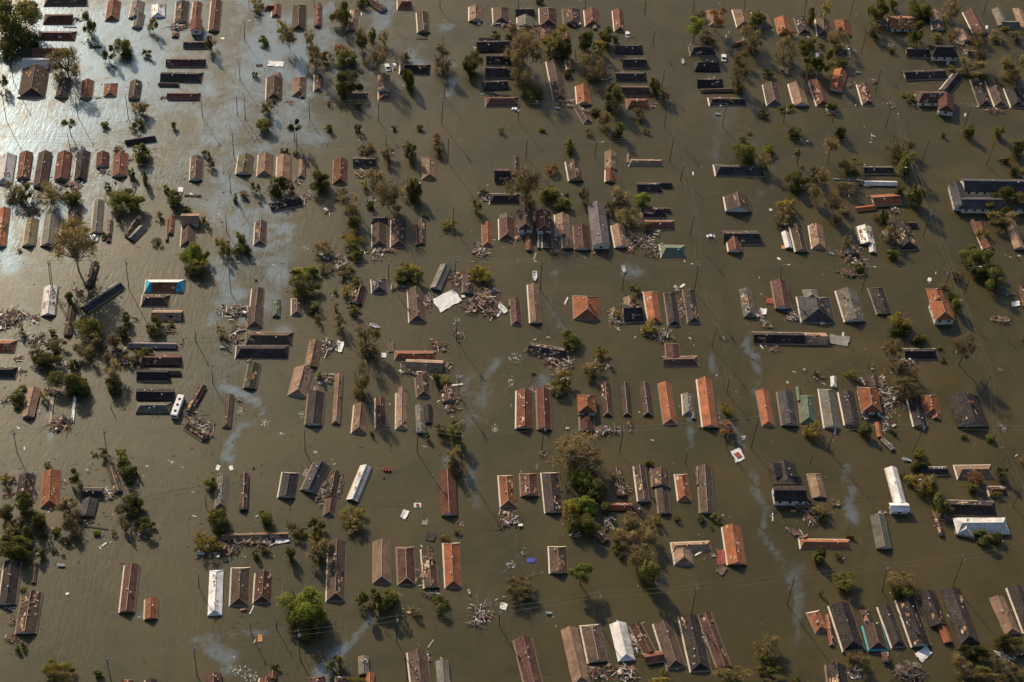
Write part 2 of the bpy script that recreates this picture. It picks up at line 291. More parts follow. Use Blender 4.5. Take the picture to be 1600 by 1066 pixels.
DATA = """
@0 0
h hg 335 8 650 8 80 b
h hg 330 145 543 145 82 r
h hh 290 270 575 272 72 r p1
h gg 250 390 500 390 60 r
h gh 865 12 845 158 108 r
h gg 1045 15 1022 135 100 g
+ gg 1058 105 1035 208 75 g
h hh 1203 30 1197 135 110 w
h gg 1382 15 1368 170 105 b
h gg 1495 18 1475 165 70 r p1
+ gg 1487 150 1485 230 92 r e3
h hh 1330 246 1326 286 68 r
h gg 1390 338 1575 338 58 b
h gg 1258 473 1551 473 64 m
h gh 1218 582 1535 590 82 k
+ gg 1198 638 1352 640 34 k
h gh 1265 730 1522 730 62 r
h gh 275 520 238 742 205 b
+ gg 170 478 375 480 88 w e1
h gg 500 600 462 735 100 k
h gg 665 610 648 742 92 r
h hh 842 630 832 732 100 o
h gg 1030 618 1012 750 100 b
s 722 357 95 18 0 k
s 530 207 105 6 2 k
s 648 304 14 24 0 w
t d 130 150 190 190
t d 240 50 75 70
t d 60 350 100 90
t d 235 300 90 90
t b 500 480 140 150
t b 20 620 45 130
t d 670 190 58 100
t d 935 345 78 80
t d 820 410 45 85
t d 955 420 45 35
t y 1155 195 45 62
t d 1115 402 38 38
t d 520 938 50 48 k
t d 785 945 38 32
t d 1043 948 52 48
t g 1312 950 22 28
t b 1050 810 75 75
p 70 440 105 625
p 10 690 50 918
p 570 740 592 890
p 950 720 972 900
p 1522 740 1535 890
p 1422 -40 1430 25
p 856 -30 862 20
d 1355 205 65 32 w
d 735 742 18 10
d 585 150 40 18 w
d 1240 740 22 14
c 155 735 30 5 w
@1 0
h gg 88 5 66 235 84 r
h gh 545 35 538 130 74 r
+ hg 452 58 520 60 48 r
h hh 715 38 710 232 114 b
h gg 860 28 853 197 66 r
h hg 1140 75 1108 230 70 t
h gg 1250 0 1355 78 66 b
h hg 1455 37 1560 38 74 r
h gh 528 590 522 756 128 b
+ gg 558 555 558 595 54 t
h hh 720 585 712 728 106 t
+ hh 742 710 738 742 50 t
h gh 860 565 857 692 70 b p1
h gh 1075 728 1240 725 56 b
+ gh 1098 665 1096 735 45 b
h gg 1356 570 1356 685 98 t p3 e2
+ gh 1358 690 1358 758 95 r p2
s 540 487 120 36 4 w
s 412 497 50 18 0 k
c 1385 515 45 70 w
c 1440 500 30 60 w
s 135 293 26 14 0 w
s 1185 108 8 22 0 w
t y 400 20 60 45
t b 400 75 45 40
t g 445 305 46 42
t y 580 200 58 62
t x 635 270 62 110
t b 795 285 45 70
t d 1030 110 78 100
t d 1190 8 60 42
t b 45 320 50 92
t b 1185 290 72 122
t d 1270 268 34 50
t b 1350 290 45 60
t b 835 450 78 140
t b 925 430 58 60
t o 1015 378 48 52
t d 1090 440 102 92
t d 1090 625 105 112
t x 1320 430 85 125
t b 1500 435 60 55
t d 1535 590 48 112
t d 380 562 22 26
t d 520 768 20 20
t b 465 810 58 72
t d 455 962 73 63
t d 675 960 46 58 k
t g 945 967 27 30
t d 1158 967 27 38
t d 1430 970 20 20
t o 945 780 24 24
t d 1163 795 32 32
p 295 140 303 310
p 255 450 267 600
p 237 725 247 870
p 300 735 308 910
p 788 765 795 905
p 1316 765 1313 910
p 825 -30 828 48
p 330 -40 336 60
p 205 990 222 1192
d 1275 518 30 18 r
d 640 772 30 12 w
d 1440 525 25 18 w
@2 0
h hh -78 520 160 527 84 k
h gg 95 95 106 245 95 b
s 93 294 88 12 0 k
h gg 500 52 500 160 108 t p1
s 525 180 24 16 0 w
h hh 688 58 696 180 130 b
h gg 800 95 942 95 68 k
+ gg 875 130 878 205 130 g
h hh 1043 62 1052 200 136 m
h hg 1222 65 1233 185 138 b p2
h gh 1375 78 1388 200 118 r
+ gg 1405 175 1405 218 46 g
h gg 505 350 760 345 88 k
+ gg 520 290 625 290 24 t
h gg 578 452 770 455 82 k
h gg 573 545 812 550 88 k
h hg 545 652 742 640 78 k
h hh 570 770 828 770 78 m
h gh 1085 465 1145 760 112 b p1
h gg 1212 450 1220 525 68 o
h gg 1310 655 1322 790 114 o
h gh 1275 805 1352 930 66 b
h gg 1015 235 1020 300 66 r
h gg 1190 245 1193 302 52 r
c 805 833 50 20 w
b 1118 822 40 5 w
s 660 718 180 12 4 k
s 590 720 110 6 8 g
d 900 215 150 40 r
d 1205 785 65 45 w
d 1360 850 60 25 w
d 700 188 60 10 w
d 1240 195 60 15 w
d 1130 425 15 12 w
d 955 780 25 25 w
d 490 370 20 18 w
d 1490 590 50 25 w
t b 245 455 85 105
t d 490 480 88 100
t x 860 370 150 175
t b 800 420 110 110
t b 860 600 110 110
t d 935 690 82 72
t d 650 265 45 30
t d 750 270 35 25
t y 1100 290 100 120
t d 1175 380 70 75
t b 1070 385 60 70
t b 900 265 85 50
t b 780 210 45 40
t d 1330 330 70 90
t y 1440 370 60 70
t b 1400 510 130 120
t d 1200 555 40 35
t d 1525 725 92 120
t b 1470 900 50 90
t d 1500 280 60 70
t o 1445 275 25 45
t d 80 970 32 26
t b 695 980 25 30
t g 1000 985 30 20
t b 1360 995 32 34
t o 205 1040 35 38
t d 990 8 36 16
t d 10 620 38 60
t d 1400 850 50 38
p 228 -20 233 65
p 260 265 250 350
p 272 620 262 735
p 252 740 244 940 t
p 822 -25 824 50
p 1334 -10 1330 75
p 838 765 822 920
p 1253 360 1260 470
@3 0
h gh 25 80 42 240 90 r
h gh 3 372 220 374 72 k
h gg 58 477 242 478 78 k
h gh 8 582 250 583 78 k
h gg 50 685 260 687 80 b
h hh 88 786 265 787 80 o
h hh 755 78 775 198 118 t
h hh 948 72 985 205 115 t
h hh 1095 90 1140 207 118 t
h gh 1268 140 1297 265 112 o
h gh 1403 133 1445 258 92 k
h gg 900 342 995 308 34 r
h hh 565 383 770 384 76 k
h hh 595 500 802 503 82 k
h gh 622 630 828 634 82 k
+ gg 650 686 895 680 34 b
h hh 712 770 1002 770 64 k
h gh 1180 640 1215 802 122 b
h gg 1370 635 1415 800 112 t p2
h gh 1520 605 1585 803 108 r p2
h gg 1453 540 1458 605 34 r
c 828 443 45 85 w
b 518 472 36 80 w
c 100 265 38 70 w
b 785 868 40 10 w
s 1537 425 30 50 10 w
d 290 800 28 20 w
d 1275 540 40 28 w
d 1320 520 14 14 w
d 860 282 25 10
d 140 282 8 8
t g 615 205 80 78 k
t b 700 280 70 62
t o 780 120 82 80 k
t b 645 110 60 40
t d 1100 140 82 80
t b 1045 290 105 110
t b 950 455 88 85
t b 940 600 90 110
t b 1295 390 88 120
t d 1450 325 75 70
t o 1310 240 60 40
t d 1495 130 42 85
t d 1490 480 60 80
t d 303 650 45 66
t b 385 710 50 60
t b 190 860 55 55
t d 35 985 40 64
t d 245 992 32 25
t d 1300 830 60 58 k
t d 1128 862 45 30
t b 1120 800 20 30
t d 1355 1005 58 48
t b 1022 1003 25 18
t d 10 290 26 48
t g 975 1058 40 16
t d 1160 555 52 28
p 242 -40 230 110
p 612 -40 592 112
p 996 -60 985 72
p 1460 -30 1438 115
p 308 215 292 340 t
p 380 520 362 655
p 412 765 378 960
p 852 790 815 955
@4 0
h hh 20 145 38 275 108 b
h hh 170 150 192 275 122 o
h gg 530 170 710 170 95 o p3 e2
h gg 870 90 892 165 88 t e2
+ gg 892 168 905 225 98 t p2
h gg 1140 90 1220 248 104 m e1 p1
h gg 1065 200 1115 312 80 t
h gg 1345 68 1395 195 68 g
+ gg 1375 190 1510 190 66 g
h hh 1500 60 1560 225 72 t
h gg 655 395 860 405 74 k
+ hh 840 385 1040 388 86 k e3
h gg 640 572 952 560 74 k
h gg 1055 565 950 695 86 k
h hg 735 735 960 735 90 b e2
+ hh 960 710 962 842 120 r e3
h gh 1190 602 1262 808 98 k p2
h gh 1300 602 1378 808 96 b
h hh 1450 665 1508 815 108 k
h gh 1540 670 1590 812 60 k
h gg 165 535 125 690 115 o
h gh 330 640 375 797 95 m p3
h gg 1120 403 1222 408 50 r p2
b 293 553 30 5 w
s 975 478 20 30 10 w
s 1268 208 20 26 5 w
s 1105 872 12 22 10 w
d 425 615 25 22 r
d 200 378 48 45 w
d 90 830 45 45 w
d 1320 845 65 22 r
d 535 360 50 25 r
d 1075 335 40 22 w
d 470 165 30 60 w
d 520 200 40 40 w
d 1105 400 20 30 w
d 270 800 15 8 w
d 15 112 18 12 w
d 230 650 30 20 r
d 410 1028 24 12 w
d 550 805 20 25 w
d 1155 795 16 14 w
d 110 480 40 15 r
t y 60 60 40 58 k
t d 440 60 85 110
t b 430 230 70 70
t d 770 60 112 90
t b 1000 80 78 100
t d 550 28 40 48
t d 730 260 65 90
t g 560 180 38 38
t o 1000 285 30 52
t b 1215 300 90 70
t b 900 280 60 55
t x 1225 420 50 85
t b 1350 280 70 60
t b 1500 275 68 58
t b 1130 510 140 45
t b 1480 520 120 130
t b 130 290 95 105
t d 30 480 70 110
t d 170 490 60 40
t d 90 800 50 45
t y 655 720 35 24
t d 700 750 45 35
t d 155 1000 48 55
t d 1135 1005 50 55
t d 1365 1010 46 48
t d 940 1015 22 28
t d 20 345 30 20
t y 1400 215 40 16
t d 1230 580 50 28
t d 550 385 32 22
t b 1010 520 40 30
p 265 -10 230 130
p 602 0 585 85
p 368 210 318 410 t
p 1278 -20 1245 115
p 472 520 425 690
p 557 770 503 970 t
p 1155 790 1097 975
p 120 850 97 930
@0 1
h gg 945 62 1178 25 46 k
h gh 62 160 28 380 132 w
h gg 200 140 172 337 112 r p2
h gg 345 140 302 395 118 b
h gg 490 140 463 347 122 r p1
h gh 635 135 605 358 108 k
h gg 780 140 770 247 106 r
h gg 915 145 903 318 112 r
h gg 1490 170 1480 347 98 b p1
h gg 748 500 725 747 80 g
h gg 35 560 0 848 85 o p3
h gg 245 640 215 843 96 y
h gg 395 615 365 842 122 g
h gg 567 570 560 690 112 b
h gh 840 650 820 818 50 b p1
h gg 1040 640 960 770 62 b p1
+ gg 1085 700 990 795 66 g
h gh 1303 622 1288 762 58 r
+ gg 1268 640 1260 800 26 t
h gg 1370 640 1510 640 80 t e2
+ gh 1430 695 1420 848 116 b
h gg 722 970 676 1145 72 k
c 700 800 70 5 w
c 715 775 50 0 w
s 1368 420 38 36 8 w
s 1458 467 125 14 2 k
s 1460 462 50 12 30 w
d 790 288 50 18 w
d 545 385 75 32 w
d 200 370 40 20 w
d 240 590 65 45 r
d 600 500 25 15 w
d 880 618 28 18 w
d 1350 538 30 20 r
d 985 190 22 35 w
d 1370 445 18 18 w
f 1232 178 62 38
f 1350 205 45 25
f 265 862 18 12
t b 100 440 110 98
t d 190 450 60 70
t b 380 450 130 100
t d 530 480 78 70
t b 900 115 48 38
t d 1080 140 78 72
t d 995 290 32 45
t d 1100 330 34 58
t d 970 465 155 105
t b 815 395 36 38
t b 890 580 38 60
t d 1262 415 28 40
t d 1330 485 70 68
t b 1202 612 38 38
t d 1415 568 40 28
t b 1185 805 42 38
t x 560 850 175 215
t y 560 700 125 65
t d 790 765 38 32
t g 1460 890 95 105
t d 150 880 17 15
t d 1545 140 18 24
t d 872 365 12 10
t d 1545 640 20 40
t y 1510 990 70 70
p 510 0 537 140
p 362 955 388 1170 t
p 376 960 400 1172
p 950 952 978 1175 t
p 795 465 798 500
@1 1
h gg 310 160 290 302 120 y
h gh 462 155 450 317 122 t
h gg 600 165 592 342 112 t
h gh 740 182 730 330 68 t
h gh 1030 193 1022 377 116 r
h gg 1123 208 1292 210 78 k
h gg 492 548 730 498 76 k
h gh 425 660 415 840 98 b p1
h hh 1255 650 1388 650 60 k
+ gh 1320 682 1320 852 118 b
h gh 1470 650 1468 855 128 b p2
d 710 365 32 26 w
d 790 455 20 24 w
d 750 495 38 38 w
d 925 578 36 24 w
d 1185 305 52 28 r
d 1250 492 45 18 w
d 960 930 90 20 w
d 1020 990 48 45 w
d 1370 885 80 16 w
d 1230 885 20 20 w
d 1310 930 38 40 w
d 300 470 25 14 r
f 770 857 30 20
t d 20 147 22 28
t b 45 230 36 40
t d 605 125 32 28
t d 690 145 27 22
t b 1225 100 72 56
t b 1390 150 64 66
t b 1540 110 60 74
t d 850 350 96 94
t d 560 400 76 80
t b 645 390 45 60
t d 235 480 26 36
t d 385 405 34 50
t b 300 450 50 34
t b 1300 320 78 82
t y 1205 372 28 62
t x 1385 430 120 140
t b 1540 390 60 90
t b 1030 440 60 50
t b 1110 530 92 105
t d 1120 660 52 60
t y 1110 770 100 80
t d 1130 880 78 50
t d 1150 920 50 38
t d 270 780 45 48
t y 130 820 60 58
t d 160 890 40 58
t d 290 875 80 28
t d 325 885 28 30
t x 890 850 75 65
t g 800 1030 60 50
t b 910 1010 60 48
t b 1080 1010 60 48
t b 1450 560 40 48
t y 1510 1010 60 48
t g 1255 530 30 32
t b 20 680 20 30
t g 690 1048 50 20
t d 10 925 28 60
p 185 300 200 450
p 155 595 168 745
p 695 -10 698 125 n
p 1373 -10 1373 85
p 180 975 198 1200
p 1393 960 1390 1110 t
@2 1
h hh 150 170 150 343 114 t
h gg 640 312 762 312 118 k
h hg 800 165 805 310 62 b
h hh 600 485 838 487 84 k
h gg 1233 205 1260 350 114 b p2
h gg 1525 130 1525 265 90 t p3
+ gg 1520 268 1518 360 82 r
h gh 92 640 92 838 64 b
+ gg 48 682 55 835 44 r
h gh 585 668 592 845 84 o
h gh 735 640 738 802 128 m
+ gg 735 608 735 642 120 g
h gh 868 578 878 722 118 b e3
+ gg 900 755 905 878 66 r p1
h gh 1013 585 1022 728 118 r e3
+ gg 1040 755 1042 858 80 b
+ gg 978 765 980 862 40 g
h gg 1153 610 1165 775 118 t
+ gg 1190 765 1198 862 88 t
h gg 1298 695 1313 872 128 m
h gg 1412 530 1452 845 132 u e2
d 545 892 60 42 w
d 825 770 40 60 r
d 1095 890 48 20 r
d 565 480 42 46 w
d 1120 800 26 36 w
d 990 440 25 18
d 780 815 25 16 w
d 1388 905 15 25
s 948 925 55 8 110 t
s 73 378 26 20 60 w
t d 12 130 42 80
t d 40 430 68 78
t o 205 45 32 50
t b 215 115 45 48
t d 1215 85 56 52
t x 895 380 145 170
t o 1080 260 60 48
t d 1050 440 82 72
t b 900 500 70 55
t d 1170 530 68 46
t d 510 545 36 60
t d 568 440 42 26
t b 1325 460 48 84
t d 115 612 30 22
t y 300 680 72 38
t y 40 1015 60 45
t y 525 1032 88 44
t b 1525 540 48 58
t d 1190 455 20 16
p 297 10 290 215
p 893 25 882 165
p 1418 40 1403 170 l
p 333 535 328 700
p 352 935 345 1060 t
p 1005 950 990 1180 l
@3 1
h hh 105 212 372 215 54 t
+ gg 105 150 103 215 28 t
h gh 168 402 365 402 80 k
+ gg 350 380 435 382 46 k
h hh 755 272 1138 276 88 s
h gg 920 472 940 580 190 b e1
h gg 820 780 1095 782 106 k
+ gg 898 790 915 885 108 r e1
h hh 200 592 400 592 80 k
+ gg 385 572 422 574 44 b
h gh 230 684 462 684 72 r
h hh 345 882 542 885 96 n
h gg 22 690 55 855 104 t
h gg 1370 690 1418 888 98 b
+ gg 1290 740 1322 862 66 w
h gh 1523 690 1550 870 112 t p3
c 730 773 32 0 w
b 72 1028 60 80 w
s 1245 943 28 14 25 w
s 1183 573 20 16 5 w
s 595 297 10 26 0 w
s 1280 855 30 26 0 o
d 200 815 125 50 w
d 290 890 48 50 r
d 120 865 48 45 r
d 320 745 30 24 w
d 1285 680 38 30 w
d 745 802 18 12
d 345 395 30 18
d 395 690 40 10 w
t d 15 10 42 26
t d 980 130 100 98
t g 1165 115 52 48
t b 1140 210 60 75
t b 40 470 82 82
t g 200 490 66 60
t b 100 620 100 96
t b 230 690 60 48
t d 1360 10 50 22
t d 1390 345 92 86
t b 1520 290 45 60
t y 1310 540 82 76
t b 1300 610 80 65
t x 1520 430 50 70
t b 1235 650 45 45
t b 1380 130 28 24
t b 1420 240 24 18
p 452 15 418 205
p 525 230 500 350
p 607 585 573 770 t
p 640 970 605 1190 t
p 1418 35 1385 218 l
p 1274 970 1252 1140 t
p 88 975 60 1180
@4 1
h gg 335 270 560 272 60 k
h gg 105 350 340 364 46 g
+ gg 340 368 590 373 44 w
h gg 400 502 610 488 88 o e1
+ gg 280 568 428 550 48 o
h gg 1085 385 1640 392 100 s e3
+ gh 1065 518 1640 520 92 s e3
+ gg 1030 372 1075 548 100 s e3
h hg 1200 660 1285 870 95 r p1
+ gg 1160 650 1205 760 48 r
h gg 1440 645 1518 872 92 t
h gg 338 700 370 832 118 w p3
+ gg 400 840 408 895 66 w
h gh 600 670 685 875 150 k p3
+ gg 570 680 740 685 48 k p1
d 610 770 110 80 r
d 565 568 46 30
d 270 960 75 35 w
d 225 1050 65 20 r
d 250 890 90 40 w
d 1510 935 14 14 r
d 380 400 45 12 w
d 215 440 70 40 w
d 1395 195 50 14 w
d 470 755 30 20 w
b 95 908 26 30 w
t x 95 80 60 80 k
t d 1500 110 68 74
t b 230 230 118 70
t b 620 110 128 100
t d 650 220 80 96
t d 600 430 50 50
t d 720 470 80 96
t b 210 400 95 58
t x 30 320 50 90
t x 100 510 65 140
t b 200 570 56 48
t y 430 620 36 34
t d 490 620 36 55
t b 218 810 42 56
t g 565 912 58 38
t b 550 760 58 78
t d 310 1005 45 32
t d 1450 500 150 98
t d 1320 580 82 70
t b 1400 640 140 50
t y 1240 760 58 50
t d 1190 890 140 105
t d 1280 1035 130 60
t d 1410 200 40 22
t d 1470 270 38 40
t b 1530 285 34 46
t b 130 640 48 42
p 838 35 775 220
p 1335 50 1265 235
p 850 580 786 775 t
p 705 240 677 375
p 375 985 322 1190 l
p 1000 1005 938 1205
p 1175 980 1100 1215 l
"""
